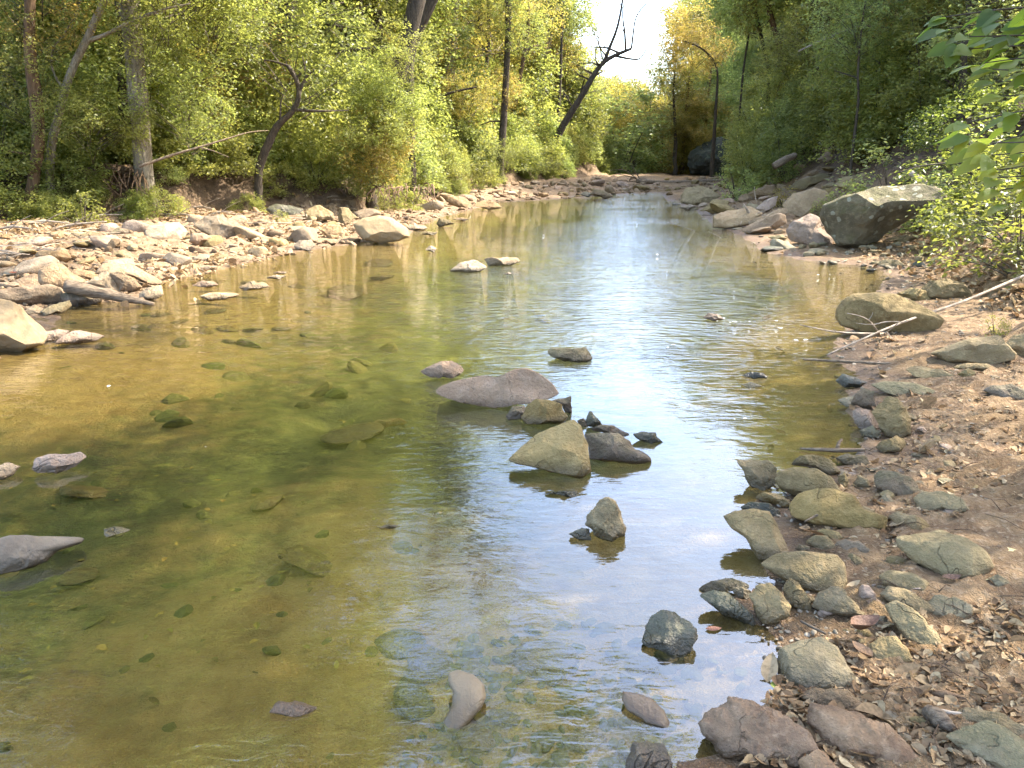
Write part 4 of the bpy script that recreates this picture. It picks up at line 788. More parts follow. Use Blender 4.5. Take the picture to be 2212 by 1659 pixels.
def crown_arrays(r, nsp, nl, L, seed, gap=-.15, gf=1.0, sp_len=.6, droop=.25, dome=False, tilt=.6, wid=.55):
    g = np.random.default_rng(seed); r = np.array(r, float); c = []
    while len(c) < nsp:
        q = g.normal(size=(nsp, 3)); q = nrm(q) * (g.random((nsp, 1)) ** (1 / 2.6))
        if dome: q[:, 2] = np.abs(q[:, 2])
        w = q * r; m = fbm(w * gf + seed * 3.1, 2, seed) + .25 * vnoise(w * gf * 3, seed + 3) > gap
        c.extend(w[m])
    c = np.array(c[:nsp]); n = len(c)
    o = nrm(c / r) * np.array([1, 1, .35]) + g.normal(size=(n, 3)) * np.array([.55, .55, .25]); o = nrm(o)
    ls = sp_len * g.uniform(.6, 1.3, n)
    k = np.arange(nl); t = (k[None, :] + g.random((n, nl))) / nl - .3; sd = np.where(k % 2 == 0, 1, -1)[None, :] * np.ones((n, 1))
    b = nrm(np.cross(o, np.array([0, 0, 1.])))
    pos = c[:, None] + o[:, None] * (ls[:, None] * t)[..., None] + np.array([0, 0, -1]) * (droop * ls[:, None] * np.maximum(t, 0) ** 2)[..., None] + g.normal(size=(n, nl, 3)) * sp_len * .13
    ax = o[:, None] * .55 + b[:, None] * sd[..., None] * .85 + np.array([0, 0, -.22]) + g.normal(size=(n, nl, 3)) * .32
    nn = np.array([0, 0, 1.]) * .85 + o[:, None] * .25 + g.normal(size=(n, nl, 3)) * tilt
    m = n * nl; tint = np.clip(.5 * g.random((n, 1)) + .5 * g.random((n, nl)), 0, 1).reshape(m)
    LL = L * g.uniform(.65, 1.3, m)
    return c, o, ls, leaves(pos.reshape(m, 3), ax.reshape(m, 3), nn.reshape(m, 3), LL, LL * wid, tint)
CR = {}
def crown_mesh(key, r, nsp, nl, L, seed, twig=.3, **k):
    c, o, ls, (V, F, T) = crown_arrays(r, nsp, nl, L, seed, **k); g = np.random.default_rng(seed + 1)
    G = Geo(); G.add(V, F, 0, T)
    m = g.random(len(c)) < twig; A = c[m] - o[m] * ls[m][:, None] * .5; root = np.column_stack([c[m][:, 0] * .15, c[m][:, 1] * .15, c[m][:, 2] - .45 * np.hypot(c[m][:, 0], c[m][:, 1]) - .1])
    mid = A * .55 + root * .45 + g.normal(size=A.shape) * .12
    V2, F2 = prisms(np.concatenate([mid, A]), np.concatenate([A, c[m] + o[m] * ls[m][:, None] * .6]), np.full(2 * m.sum(), .009), np.full(2 * m.sum(), .003)); G.add(V2, F2, 1)
    V3, F3 = prisms(root[::3], mid[::3], np.full(len(root[::3]), .02), np.full(len(root[::3]), .009)); G.add(V3, F3, 1)
    CR[key] = G.mesh("crown", [LM['green'], TWIGM], False)
def shrub_mesh(key, r, nsp, nl, L, seed, stems=26, **k):
    c, o, ls, (V, F, T) = crown_arrays(r, nsp, nl, L, seed, dome=True, **k); g = np.random.default_rng(seed + 1)
    CR[key] = mesh_np("foliage", V, [(F, 0)], [LM['green']], False, {"tint": T})
    G = Geo()
    for q in c[g.choice(len(c), stems, replace=False)]:
        b = np.array([q[0] * .12, q[1] * .12, -.15]); mid = np.array([q[0] * .5, q[1] * .5, q[2] * .62]); G.tube(smooth_path([b, mid, q], 6), np.linspace(.016, .004, 6) * (.6 + .25 * r[2]), 5)
    CR[key + "_stem"] = G.mesh("stem", [TWIGM])
crown_mesh('round', (2.6, 2.6, 2.3), 560, 17, .135, 1, gap=-.02, gf=.75, sp_len=.8, twig=.12)
crown_mesh('tall', (2.4, 2.4, 3.6), 650, 17, .14, 2, gap=0, gf=.7, sp_len=.85, twig=.12)
crown_mesh('wide', (3.4, 3.4, 1.9), 680, 17, .14, 3, gap=0, gf=.65, sp_len=.9, droop=.4, twig=.12)
crown_mesh('airy', (2.4, 2.4, 2.0), 300, 16, .11, 4, twig=.25, gap=.05, gf=.8, sp_len=.75)
crown_mesh('layer', (2.3, 2.3, 1.6), 430, 19, .10, 5, twig=.2, gap=.02, gf=.9, sp_len=.85, tilt=.4)
shrub_mesh('bush', (1.25, 1.25, 2.1), 430, 14, .095, 11, gap=-.02, gf=1.3, sp_len=.45)
shrub_mesh('bushb', (1.5, 1.4, 1.6), 430, 14, .09, 12, gap=-.02, gf=1.4, sp_len=.42)
shrub_mesh('tallbush', (1.5, 1.5, 4.2), 640, 15, .11, 13, gap=.02, gf=1.0, sp_len=.55)
shrub_mesh('loose', (1.1, 1.1, 1.3), 120, 12, .10, 14, stems=20, gap=.0, gf=1.4, sp_len=.45, tilt=.35, wid=.6)
shrub_mesh('herb', (.55, .55, .75), 110, 10, .06, 15, stems=22, gap=-.2, gf=2, sp_len=.22)
def put_mesh(name, key, parent, loc, sc, rz, mat):
    o = bpy.data.objects.new(name, CR[key]); COL.objects.link(o); o.parent = parent; o.location = loc; o.scale = sc; o.rotation_euler = (0, 0, rz)
    if mat: o.material_slots[0].link = 'OBJECT'; o.material_slots[0].material = LM[mat]
    return o
def empty(name, loc):
    e = bpy.data.objects.new(name, None); COL.objects.link(e); e.location = loc; e.empty_display_size = .2; return e
def shrub(x, y, key, s, mat, label, group=None, name="shrub", sz=None, z=None):
    e = empty(name, (x, y, (gz(x, y) if z is None else z) - .03)); tag(e, label, name.replace('_', ' '), group)
    rz = random.uniform(0, 6.28); sc = (s, s, sz or s)
    put_mesh("foliage", key, e, (0, 0, 0), sc, rz, mat); st = put_mesh("stem", key + "_stem", e, (0, 0, 0), sc, rz, None)
    return e
# sky gap over the creek: highest elevation that tree crowns reach, by azimuth (as a picture column)
_gu = [-400, 640, 790, 900, 1040, 1250, 1288, 1315, 1340, 1372, 1402, 1440, 1500, 1545, 4000]
_ge = [80, 60, 42, 30, 16, 11.5, 8.5, 5.6, 5.2, 6.4, 11, 17, 24, 40, 80]
def fits(x, y, z, r, rz):
    if y < 4: return True
    u = CU + FPX * 1.044 * x / y; ru = FPX * r / y * .95
    lim = min(np.interp(q, _gu, _ge) for q in np.linspace(u - ru, u + ru, 7))
    return math.degrees(math.atan2(z + rz * .95 - CAM_H, math.hypot(x, y))) < lim
RAD = {'round': (2.6, 2.3), 'tall': (2.4, 3.6), 'wide': (3.4, 1.9), 'airy': (2.4, 2.0), 'layer': (2.3, 1.6)}
def limbs(G, pts, rad, n, lo, lmin, lmax, seed, up=.5, m=0, sides=5, twigs=2):
    g = np.random.default_rng(seed); pts = np.asarray(pts); out = []
    for k in range(n):
        f = g.uniform(lo, .97); i = f * (len(pts) - 1); a = int(i); p = pts[a] + (pts[min(a + 1, len(pts) - 1)] - pts[a]) * (i - a); r = np.interp(i, np.arange(len(pts)), rad) * .5
        az = g.uniform(0, 6.283); d = np.array([math.cos(az), math.sin(az), g.uniform(up * .3, up * 1.4)]); L = g.uniform(lmin, lmax); q = [p]
        for s in range(5): d = nrm(d + g.normal(size=3) * .22 + [0, 0, .05]); q.append(q[-1] + d * L / 5)
        q = np.array(q); G.tube(q, np.linspace(r, max(r * .2, .006), 6), sides, m, .1, seed + k); out.append(q[-1])
        for s in range(twigs):
            b = q[g.integers(2, 5)]; dd = nrm(d + g.normal(size=3) * .6); G.tube([b, b + dd * L * .25, b + nrm(dd + [0, 0, .3]) * L * .5], [r * .35, r * .22, .004], 4, m)
    return out
PROTO = {}
def trunk_proto(key, h, r, bark, seed, lean=.05):
    g = np.random.default_rng(seed); z = np.linspace(-.4, h, 12); p = np.column_stack([lean * z * math.cos(seed) + np.cumsum(g.normal(size=12) * .05), lean * z * math.sin(seed) + np.cumsum(g.normal(size=12) * .05), z])
    rad = r * np.interp(np.linspace(0, 1, 12), [0, .06, .5, 1], [1.45, 1.0, .7, .18]); G = Geo(); G.tube(p, rad, 9, 0, .12, seed); limbs(G, p, rad, 9, .3, h * .14, h * .26, seed + 5)
    PROTO[key] = G.mesh("trunk", [bark])
for k, (h, r, b, s) in enumerate([(10, .15, BARK, 21), (10, .11, BARK, 22), (10, .20, BARKG, 23), (10, .13, BARKR, 24)]): trunk_proto(k, h, r, b, s)
def gen_tree(x, y, h, mat, label, group, keys=None, name="tree", crowns=2, spread=1.0):
    z = gz(x, y); e = empty(name, (x, y, z)); kids = 0; s = h / 10
    plan = []
    for c in range(crowns):
        key = random.choice(keys or ['round', 'tall', 'wide', 'round', 'layer']); r, rz = RAD[key]
        cs = s * random.uniform(.72, .95) * spread; cz = h * ((.80, .52, .28)[c] + random.uniform(-.05, .05)); off = 0 if c == 0 else random.uniform(.3, 1.3); a = random.uniform(0, 6.28)
        cx, cy_ = off * math.cos(a), off * math.sin(a)
        for _ in range(5):
            if fits(x + cx, y + cy_, z + cz, r * cs, rz * cs): plan.append((key, cx, cy_, cz, cs)); break
            cs *= .82; cz *= .86
    if not plan: bpy.data.objects.remove(e); return None
    top = max(p[3] for p in plan) + .3; k = random.randrange(4)
    tr = bpy.data.objects.new("trunk", PROTO[k]); COL.objects.link(tr); tr.parent = e; tr.scale = (s, s, top / 10); tr.rotation_euler = (0, 0, random.uniform(0, 6.28))
    for key, cx, cy_, cz, cs in plan: put_mesh("crown", key, e, (cx, cy_, cz), (cs, cs, cs * random.uniform(.9, 1.15)), random.uniform(0, 6.28), mat)
    tag(e, label, "tree", group); return e
def poisson(n, box, cond, mind, seed):
    g = np.random.default_rng(seed); out = []; Q = np.column_stack([g.uniform(box[0], box[1], n * 40), g.uniform(box[2], box[3], n * 40)])
    b_, bs = segdist(Q, BANK); f_, fs = segdist(Q, FOOT); Q = Q[cond(Q[:, 0], Q[:, 1], b_ * bs, -f_ * fs)]
    for q in Q:
        if all((q[0] - a) ** 2 + (q[1] - b) ** 2 > mind ** 2 for a, b in out): out.append((q[0], q[1]))
        if len(out) >= n: break
    return out
hollow = lambda x, y: ((CU + 1744 * x / y > 1465) & (CU + 1744 * x / y < 1625) & (y < 50))
veil = lambda x, y: ((((CU + 1744 * x / y) > 20) & ((CU + 1744 * x / y) < 118)) | (((CU + 1744 * x / y) > 236) & ((CU + 1744 * x / y) < 345))) & (y < 16.6)
vis = lambda x, y, m=1.15: np.abs(x) < (y * .68 + 3) * m
# left bank undergrowth, then taller bushes, then the wood
for x, y in poisson(70, (-16, 8, 12, 52), lambda x, y, cb, cf: (cb > .25) & (cb < 1.8) & ~veil(x, y) & vis(x, y) & (cf < -2), .85, 1):
    k = random.choice(['bush', 'bushb', 'bush']); s = random.uniform(.5, .9) * (1.0 if y < 24 else 1.3)
    shrub(x, y, k, s, random.choice(['bright', 'bright', 'green', 'bright']), "leafy yellow green shrub in the continuous thicket along the top of the left bank", "shrubs edging the left bank", sz=s * random.uniform(.8, 1.15))
for x, y in poisson(44, (-15, 6, 12, 44), lambda x, y, cb, cf: (cb > -.35) & (cb < .5) & vis(x, y) & (cf < -3), .62, 21):
    s = random.uniform(.28, .5); shrub(x, y, random.choice(['bush', 'bushb', 'loose']), s, random.choice(['bright', 'green', 'bright']), "low leafy plant among many alike hanging over the edge of the left bank", "low plants on the left bank edge", name="bush")
def tall_bush(x, y, s, sz, mats, label, group):
    z = gz(x, y)
    for _ in range(5):
        if fits(x, y, z, 1.5 * s, 4.2 * sz): shrub(x, y, 'tallbush', s, random.choice(mats), label, group, sz=sz); return
        sz *= .8; s *= .92
for x, y in poisson(120, (-26, 10, 13, 66), lambda x, y, cb, cf: (cb > 1.7) & (cb < 10) & ~veil(x, y) & vis(x, y) & (cf < -3), 1.25, 2):
    s = random.uniform(.75, 1.15) * (1 if y < 30 else 1.25)
    tall_bush(x, y, s, s * random.uniform(.8, 1.35), ['bright', 'bright', 'green', 'gold', 'bright', 'bright'], "tall leafy bush among many alike behind the left bank thicket", "tall bushes behind the left bank")
for x, y in poisson(54, (-36, 12, 15.5, 84), lambda x, y, cb, cf: (cb > 3.5) & vis(x, y, 1.2) & (cf < -4), 2.5, 3):
    gen_tree(x, y, random.uniform(10, 16) * (1.15 if y > 40 else 1), random.choice(['bright', 'bright', 'green', 'bright', 'gold']), "sunlit deciduous tree among many alike in the wood on the left bank", "trees of the wood on the left bank", crowns=3)
for u, Y, s_ in [(40, 18.2, .9), (120, 17.6, .9), (190, 18.4, 1.0), (250, 19.5, 1.0), (330, 18.0, .9)]:
    tall_bush((u - CU) / FPX * Y / 1.04, Y, s_, s_, ['bright'], "tall leafy bush among many alike behind the left bank thicket", "tall bushes behind the left bank")
for u, Y, s_ in [(285, 15.7, .34), (325, 15.9, .40), (60, 14.5, .36), (105, 14.6, .32)]:
    shrub((u - CU) / FPX * Y / 1.04, Y, 'bushb', s_, 'bright', "low leafy plant among many alike hanging over the edge of the left bank", "low plants on the left bank edge", name="bush")
for x, y, h in [(-7.6, 21.5, 14), (-6.6, 24, 15), (-5.6, 27, 16), (-4.4, 30.5, 17), (-3.0, 35, 18), (-9.5, 20, 14)]:
    gen_tree(x, y, h, 'bright', "sunlit deciduous tree among many alike in the wood on the left bank", "trees of the wood on the left bank", keys=['tall', 'round'], crowns=2)
# right slope
for x, y in poisson(80, (4, 36, 8, 60), lambda x, y, cb, cf: (cf > .7) & (cf < 16) & ~hollow(x, y) & vis(x, y, 1.08), 1.3, 4):
    s = random.uniform(.6, 1.1) * (1 if y < 25 else 1.4); k = random.choice(['loose', 'loose', 'bushb', 'bush']) if y < 26 else random.choice(['bush', 'bushb', 'bush'])
    shrub(x, y, k, s, random.choice(['deep', 'green', 'green', 'bright']), "shaded green shrub among many alike on the steep right slope", "shrubs on the right slope")
for x, y in poisson(46, (7, 50, 19, 75), lambda x, y, cb, cf: (cf > 1.6) & ~hollow(x, y) & vis(x, y, 1.08), 1.9, 14):
    s = random.uniform(.9, 1.4); tall_bush(x, y, s, s * random.uniform(.8, 1.2), ['green', 'bright', 'gold', 'bright'], "tall shaded bush among many alike between the trees of the right slope", "tall bushes on the right slope")
for x, y in poisson(42, (6, 60, 14, 95), lambda x, y, cb, cf: (cf > 2.2) & ~hollow(x, y) & vis(x, y, 1.12), 2.8, 5):
    gen_tree(x, y, random.uniform(8, 12), random.choice(['green', 'green', 'bright', 'gold', 'green']), "shaded green tree among many alike on the right slope", "trees on the right slope", crowns=3)
for u, Y, s in [(1650, 35, 1.1), (1690, 33, 1.0), (1730, 32, 1.05), (1770, 30, 1.0), (1815, 27, 1.0), (1870, 23, .8), (1930, 21, .8), (1990, 20, .85), (1620, 31.5, .7), (1700, 29, .8)]:
    tall_bush((u - CU) / FPX * Y / 1.04, Y, s * .95, s, ['green', 'green', 'bright', 'bright'], "tall shaded bush among many alike between the trees of the right slope", "tall bushes on the right slope")
for x, y, h in [(13.4, 36, 12), (15, 40.5, 13), (12.4, 31, 11), (11.4, 26.5, 10), (10.6, 22.5, 9), (10.2, 18.5, 8)]:
    gen_tree(x, y, h, random.choice(['bright', 'green', 'bright']), "shaded green tree among many alike on the right slope", "trees on the right slope", keys=['airy', 'layer', 'round'], crowns=3)
for u, v, Y, s, m in [(1222, 30, 47, .9, 'bright'), (1228, 110, 46, .8, 'bright'), (1492, 30, 52, .8, 'gold'), (1470, 130, 50, .8, 'gold'), (1540, 10, 54, 1.1, 'green'), (1350, 250, 62, 1.1, 'bright'), (1415, 225, 58, 1.0, 'gold'), (1290, 230, 56, 1.0, 'gold')]:
    c = aty(u, v, Y); z = gz(c[0], Y); e = empty("tree", (c[0], Y, z)); k = random.randrange(4); hh = c[2] - z
    tr = bpy.data.objects.new("trunk", PROTO[k]); COL.objects.link(tr); tr.parent = e; tr.scale = (.9, .9, max(hh, 1) / 9.5)
    put_mesh("crown", 'round', e, (0, 0, hh), (s, s, s), random.uniform(0, 6), m)
    if hh > 5: put_mesh("crown", 'tall', e, (.4, .3, hh * .45), (s, s, s * .8), random.uniform(0, 6), m)
    tag(e, "feathery tree among several alike framing the gap of sky over the creek", "tree", "trees framing the sky gap")
# far bend of the valley
for x, y in poisson(34, (4, 40, 47, 78), lambda x, y, cb, cf: (cb < 3) & ~hollow(x, y) & vis(x, y, 1.05), 2.3, 15):
    s = random.uniform(1.3, 2.0); tall_bush(x, y, s, s * random.uniform(.6, .9), ['green', 'bright', 'gold', 'green'], "tall distant bush among many alike at the far bend of the creek", "tall bushes at the far bend")
for x, y in poisson(52, (-20, 90, 56, 135), lambda x, y, cb, cf: vis(x, y, 1.05), 4.0, 6):
    gen_tree(x, y, random.uniform(10, 17), random.choice(['gold', 'bright', 'green', 'green']), "distant tree among many alike closing the far bend of the valley", "trees at the far bend", keys=['round', 'wide', 'tall'], spread=1.25, crowns=3)
# trees on the near right bank: they shade the foreground
for x, y, h, k in [(6.6, 5.0, 10, 'layer'), (5.9, 3.3, 9.2, 'layer'), (7.0, 1.9, 10, 'wide'), (7.6, 7.4, 8, 'layer'), (6.0, -1.2, 9, 'layer')]:
    gen_tree(x, y, h, 'green', "tall shade tree on the near right bank among several alike, out of view", "shade trees of the near right bank", keys=[k], crowns=2, spread=1.1)

# a tall tree on the near left bank whose boughs hang high over the pool
def overhang():
    x, y = -10.2, 10.6; e = empty("tree", (x, y, gz(x, y))); b = np.array(e.location); tag(e, "tall tree rooted left of the picture whose long boughs hang over the pool", "tree")
    P = smooth_path([(0, 0, -.3), (.3, 0, 3), (1.2, .2, 6.2), (2.2, .3, 9)], 14); r = np.linspace(.24, .10, 14); G = Geo(); G.tube(P, r, 10, 0, .12, 5); link("trunk", G.mesh("trunk", [BARK]), e)
    for (tx, ty, tz, s) in [(-2.6, 12.2, 8.0, .75), (.2, 12.8, 8.2, .7), (-5.0, 10.2, 7.0, .8), (-4.4, 13.4, 9.4, .9), (1.8, 9.6, 6.8, .45), (-3.2, 8.9, 6.3, .75), (-6.6, 9.0, 6.5, .8), (-1.1, 9.6, 6.9, .55), (-4.6, 7.3, 5.7, .8), (.4, 8.9, 6.6, .5)]:
        t = np.array([tx, ty, tz]) - b; k = 9 if tz < 8.5 else 12; Q = smooth_path([P[k], P[k] * .55 + t * .45 + [0, 0, .5], t], 14); G = Geo(); G.tube(Q, np.linspace(.075, .015, 14), 6, 0, .1, 3); limbs(G, Q, np.linspace(.075, .015, 14), 7, .35, .6, 1.5, int(tx * 10) + 80, .3); link("branch", G.mesh("branch", [BARK]), e)
        put_mesh("crown", 'airy' if tx > -2 else 'layer', e, t, (s, s, s * .7), random.uniform(0, 6), 'green')
overhang()
# ------------------------------------------------------------------ single trees of the photograph, traced by their trunks
def hero(label, px, Y, wpx, bark, name="tree", crowns=(), branches=(), cat="tree", group=None, nlimb=0, ext=True, bl=(.25, .8, 3), seed=1, wob=0.0):
    pts = np.array([aty(u, v, Y) for u, v in px]); b = pts[0].copy(); z0 = gz(b[0], b[1])
    if ext and b[2] > z0: pts = np.vstack([[b[0] - (pts[1][0] - b[0]) * .1, b[1], z0 - .15], pts])
    base = np.array([pts[0][0], Y, min(z0, pts[0][2])]); w = np.interp(np.linspace(0, 1, 26), np.linspace(0, 1, len(wpx)), wpx) * Y * 1.02 / FPX * .5
    e = empty(name, base); tag(e, label, cat, group)
    g = np.random.default_rng(seed); P = smooth_path(pts, 26); dep = np.cumsum(g.normal(size=26) * .03 * wob); P[:, 1] += dep; G = Geo(); w[0] *= 1.3; G.tube(P - base, w, 10, 0, .13, seed)
    if nlimb: limbs(G, P - base, w, nlimb, .35, .6, 1.8, seed, .4)
    link("trunk", G.mesh("trunk", [bark]), e)
    for bi, (bp, bw) in enumerate(branches):
        q = np.array([aty(u, v, Y) for u, v in bp]); k = np.argmin(np.linalg.norm(P - q[0], axis=1)); q[0] = P[k]; q[1:, 1] += np.linspace(.1, 1, len(q) - 1) * g.uniform(-.5, .5)
        Q = smooth_path(q, 14); G = Geo(); G.tube(Q - base, np.linspace(bw[0], bw[1], 14) * Y / FPX * .5, 6, 0, .12, seed + bi)
        if nlimb or len(bp) > 3: limbs(G, Q - base, np.linspace(bw[0], bw[1], 14) * Y / FPX * .5, bl[2], .25, bl[0], bl[1], seed + bi, .3, sides=4, twigs=2)
        link("branch", G.mesh("branch", [bark]), e)
    for (u, v, dy, key, s, mat) in crowns:
        c = aty(u, v, Y) + [0, dy, 0]; put_mesh("crown", key, e, c - base, (s, s, s), random.uniform(0, 6), mat)
    return e
hero("slim reddish brown tree with a bent trunk nearest the left edge", [(58, 445), (72, 395), (82, 330), (86, 262), (76, 205), (64, 130), (62, 60), (66, 0), (70, -160), (60, -420)], 14.9, [30, 22, 24, 24, 20, 19, 18, 16, 8], BARKR, crowns=[(40, -420, 0, 'airy', 1.0, 'bright'), (30, -60, .5, 'airy', .6, 'gold'), (20, 120, .3, 'airy', .5, 'bright'), (160, 260, .5, 'layer', .45, 'bright')], branches=[([(80, 345), (40, 330), (-10, 322)], (6, 3)), ([(66, 20), (30, -40), (-20, -120)], (8, 3))], seed=3)
hero("slender forked grey tree leaning right beside the slim brown one", [(105, 380), (112, 300), (132, 230), (150, 160), (172, 112), (190, 88), (205, 40), (232, -5), (262, -120)], 15.3, [16, 17, 16, 15, 14, 12, 9], BARKG, branches=[([(182, 100), (215, 82), (260, 58), (300, 38), (350, 20), (410, 8)], (10, 3)), ([(140, 200), (110, 160), (95, 110), (130, 50), (150, -20)], (6, 2))], crowns=[(330, -40, .3, 'layer', .6, 'bright'), (200, -320, .3, 'airy', .8, 'bright')], seed=4)
hero("big straight grey trunk with furrowed bark lit on its right side", [(312, 395), (308, 330), (302, 250), (296, 170), (288, 90), (278, 0), (268, -160), (262, -400)], 16.3, [42, 36, 36, 36, 38, 38, 38, 36, 26], BARKG, crowns=[(230, -520, .6, 'airy', 1.2, 'bright'), (345, 60, -.6, 'airy', .4, 'bright'), (400, 200, -.2, 'airy', .5, 'bright'), (430, 20, .2, 'layer', .6, 'bright')], nlimb=0, seed=5)
hero("dark shaded trunk just behind the big straight grey trunk", [(272, 390), (275, 300), (268, 200), (272, 100), (262, 0), (255, -160)], 17.2, [34, 28, 26, 26, 24, 22], BARK, crowns=[(200, -400, .4, 'airy', 1.0, 'green')], seed=6)
hero("crooked dark tree with a bare forked top in front of the thicket", [(556, 372), (575, 320), (598, 268), (634, 244), (650, 200), (640, 168), (622, 142)], 18.2, [16, 16, 17, 15, 12, 10, 8], BARK, branches=[([(648, 195), (662, 165), (680, 150)], (9, 4)), ([(634, 244), (690, 240), (745, 236)], (7, 2)), ([(640, 168), (660, 150), (650, 120)], (5, 2)), ([(622, 142), (590, 132), (555, 128)], (5, 2)), ([(600, 265), (606, 220), (612, 205)], (6, 2))], crowns=[(600, 60, .8, 'airy', .8, 'bright')], seed=7)
hero("thick leaning trunk rising out of the frame left of centre", [(800, 340), (826, 290), (842, 240), (860, 175), (880, 90), (902, 0), (922, -110), (955, -280), (1000, -460), (1045, -640)], 21.0, [24, 22, 23, 28, 33, 35, 30, 25, 18, 9], BARK, branches=[([(950, -255), (900, -380), (880, -520), (860, -650)], (22, 7)), ([(985, -400), (1060, -470), (1120, -540), (1150, -640)], (20, 6)), ([(1020, -540), (1000, -620), (1010, -720)], (10, 3)), ([(935, -180), (1010, -260), (1080, -330)], (12, 4))], crowns=[(900, -620, .4, 'airy', .9, 'bright'), (860, -300, 1.2, 'airy', .8, 'bright'), (852, 190, -1.2, 'round', .36, 'bright'), (838, 255, -1.2, 'round', .42, 'bright'), (815, 315, -1.0, 'round', .4, 'gold'), (875, 120, -1, 'airy', .4, 'bright')], nlimb=5, bl=(1.2, 3.0, 6), seed=8)
hero("second dark leaning trunk close behind the thick leaning one", [(880, 120), (900, 70), (918, 30), (936, 0), (965, -70), (1000, -200)], 24.0, [22, 22, 24, 20, 14], BARK, crowns=[(960, -180, .5, 'airy', .8, 'bright')], seed=9)
hero("thin dark stem high in the leaves left of the tall dark slender trunk", [(1044, 190), (1050, 150), (1055, 100), (1056, 30), (1052, -80)], 37.0, [8, 9, 8, 7, 5], BARK, branches=[([(1050, 110), (1030, 85), (1015, 75)], (5, 2))], crowns=[(1050, -60, .5, 'round', .9, 'bright')], seed=10)
hero("tall dark slender trunk standing at the bank near the centre", [(1078, 390), (1082, 330), (1088, 260), (1093, 170), (1097, 90), (1098, 0), (1095, -110), (1080, -230)], 33.0, [20, 16, 14, 13, 13, 13, 12, 6], BARK, crowns=[(1085, -130, .4, 'airy', 1.0, 'bright'), (1060, 20, 1, 'airy', .8, 'gold'), (1120, 60, -.4, 'airy', .5, 'bright'), (1070, 190, .3, 'airy', .45, 'gold'), (1095, 330, -.3, 'airy', .3, 'bright')], branches=[([(1088, 250), (1060, 262), (1040, 270)], (4, 2))], seed=11)
hero("bough arching up to the right out of the thicket left of the tall dark trunk", [(905, 240), (930, 222), (965, 202), (1000, 194), (1030, 188)], 31.0, [10, 9, 7, 5, 3], BARK, cat="tree", crowns=[(1010, 200, .2, 'airy', .45, 'gold')], seed=12)
hero("brown curved trunk with a hooked side branch right of the tall dark trunk", [(1108, 250), (1118, 200), (1126, 150), (1136, 100), (1142, 50), (1140, -40)], 40.0, [9, 9, 8, 8, 7, 5], BARKR, branches=[([(1133, 120), (1148, 100), (1165, 96), (1180, 102)], (6, 3))], crowns=[(1140, 0, .5, 'airy', .9, 'gold')], seed=13)
hero("straight grey trunk partly hidden by leaves left of the dead tree", [(1170, 250), (1174, 200), (1180, 140), (1188, 80), (1190, 0), (1185, -90)], 44.0, [14, 12, 12, 11, 9, 6], BARKG, branches=[([(1176, 195), (1190, 188), (1206, 186)], (5, 2)), ([(1184, 128), (1200, 118), (1215, 110)], (5, 2))], crowns=[(1185, -10, .4, 'round', .8, 'bright'), (1190, 110, .8, 'airy', .7, 'gold')], seed=14)
hero("very thin dark stem beside the base of the dead leaning tree", [(1202, 300), (1206, 240), (1211, 170), (1213, 90), (1215, 0)], 43.0, [8, 7, 6, 5, 4], BARK, crowns=[(1215, 20, .5, 'airy', .7, 'bright')], seed=15)
hero("dead leafless tree leaning right over the creek against the sky", [(1194, 320), (1208, 285), (1232, 245), (1258, 205), (1284, 160), (1300, 135), (1330, 118), (1364, 105)], 41.0, [21, 17, 15, 13.5, 11.5, 9.5, 7.5, 5], BARK, name="dead_tree", branches=[([(1300, 135), (1318, 100), (1335, 60), (1346, 0), (1352, -60)], (7, 3)), ([(1357, 108), (1350, 70), (1344, 30), (1350, 0)], (5, 2)), ([(1352, 72), (1372, 36), (1392, 10), (1425, -10)], (4, 1.5)), ([(1340, 96), (1310, 102), (1273, 100)], (5, 2)), ([(1320, 122), (1360, 127), (1384, 129), (1400, 100)], (5, 2)), ([(1284, 165), (1300, 155), (1308, 150)], (4, 2)), ([(1255, 210), (1260, 180), (1262, 172)], (5, 2)), ([(1305, 125), (1296, 105), (1292, 60)], (3, 1.2)), ([(1242, 235), (1225, 205), (1195, 192)], (3, 1.2)), ([(1350, 100), (1350, 75), (1345, 55)], (3, 1.2))], nlimb=7, seed=16)
# right slope
hero("thin dark leaning stem on the right slope nearest the sky gap", [(1664, 155), (1652, 120), (1643, 70), (1630, 20), (1620, -60)], 38.0, [10, 9, 8, 7, 5], BARK, crowns=[(1625, -70, .5, 'round', .8, 'green')], seed=17)
hero("very thin stem beside the thin dark leaning stem on the right slope", [(1605, 155), (1612, 110), (1620, 60), (1624, 0)], 39.0, [5, 4, 4, 3], BARK, crowns=[(1622, 10, .5, 'airy', .6, 'green')], seed=18)
hero("brown leaning trunk cut off by leaves on the right slope", [(1690, 132), (1682, 95), (1672, 55), (1662, 30), (1655, -40)], 36.0, [15, 14, 13, 11, 8], BARKR, crowns=[(1660, -60, .5, 'round', 1.0, 'green'), (1650, 10, 1, 'airy', .5, 'gold')], seed=19)
hero("thick shadowed trunk on the right slope at the top of the frame", [(1772, 92), (1768, 50), (1760, 0), (1752, -70)], 33.0, [22, 20, 20, 18], BARK, crowns=[(1770, -120, .5, 'wide', 1.1, 'green')], seed=20)
hero("broad dim trunk high on the right slope behind leaves", [(2012, 190), (2006, 120), (1996, 50), (1985, -30)], 24.0, [34, 32, 30, 28], BARK, crowns=[(1990, -160, .5, 'wide', 1.0, 'green')], seed=21)
hero("thin sapling standing in the middle of the right slope", [(1856, 208), (1852, 170), (1856, 110), (1862, 50), (1870, 0)], 21.0, [7, 6, 5, 4, 3], BARK, crowns=[(1870, 10, .3, 'airy', .55, 'green')], branches=[([(1853, 175), (1830, 160), (1815, 150)], (3, 1.5))], seed=22)
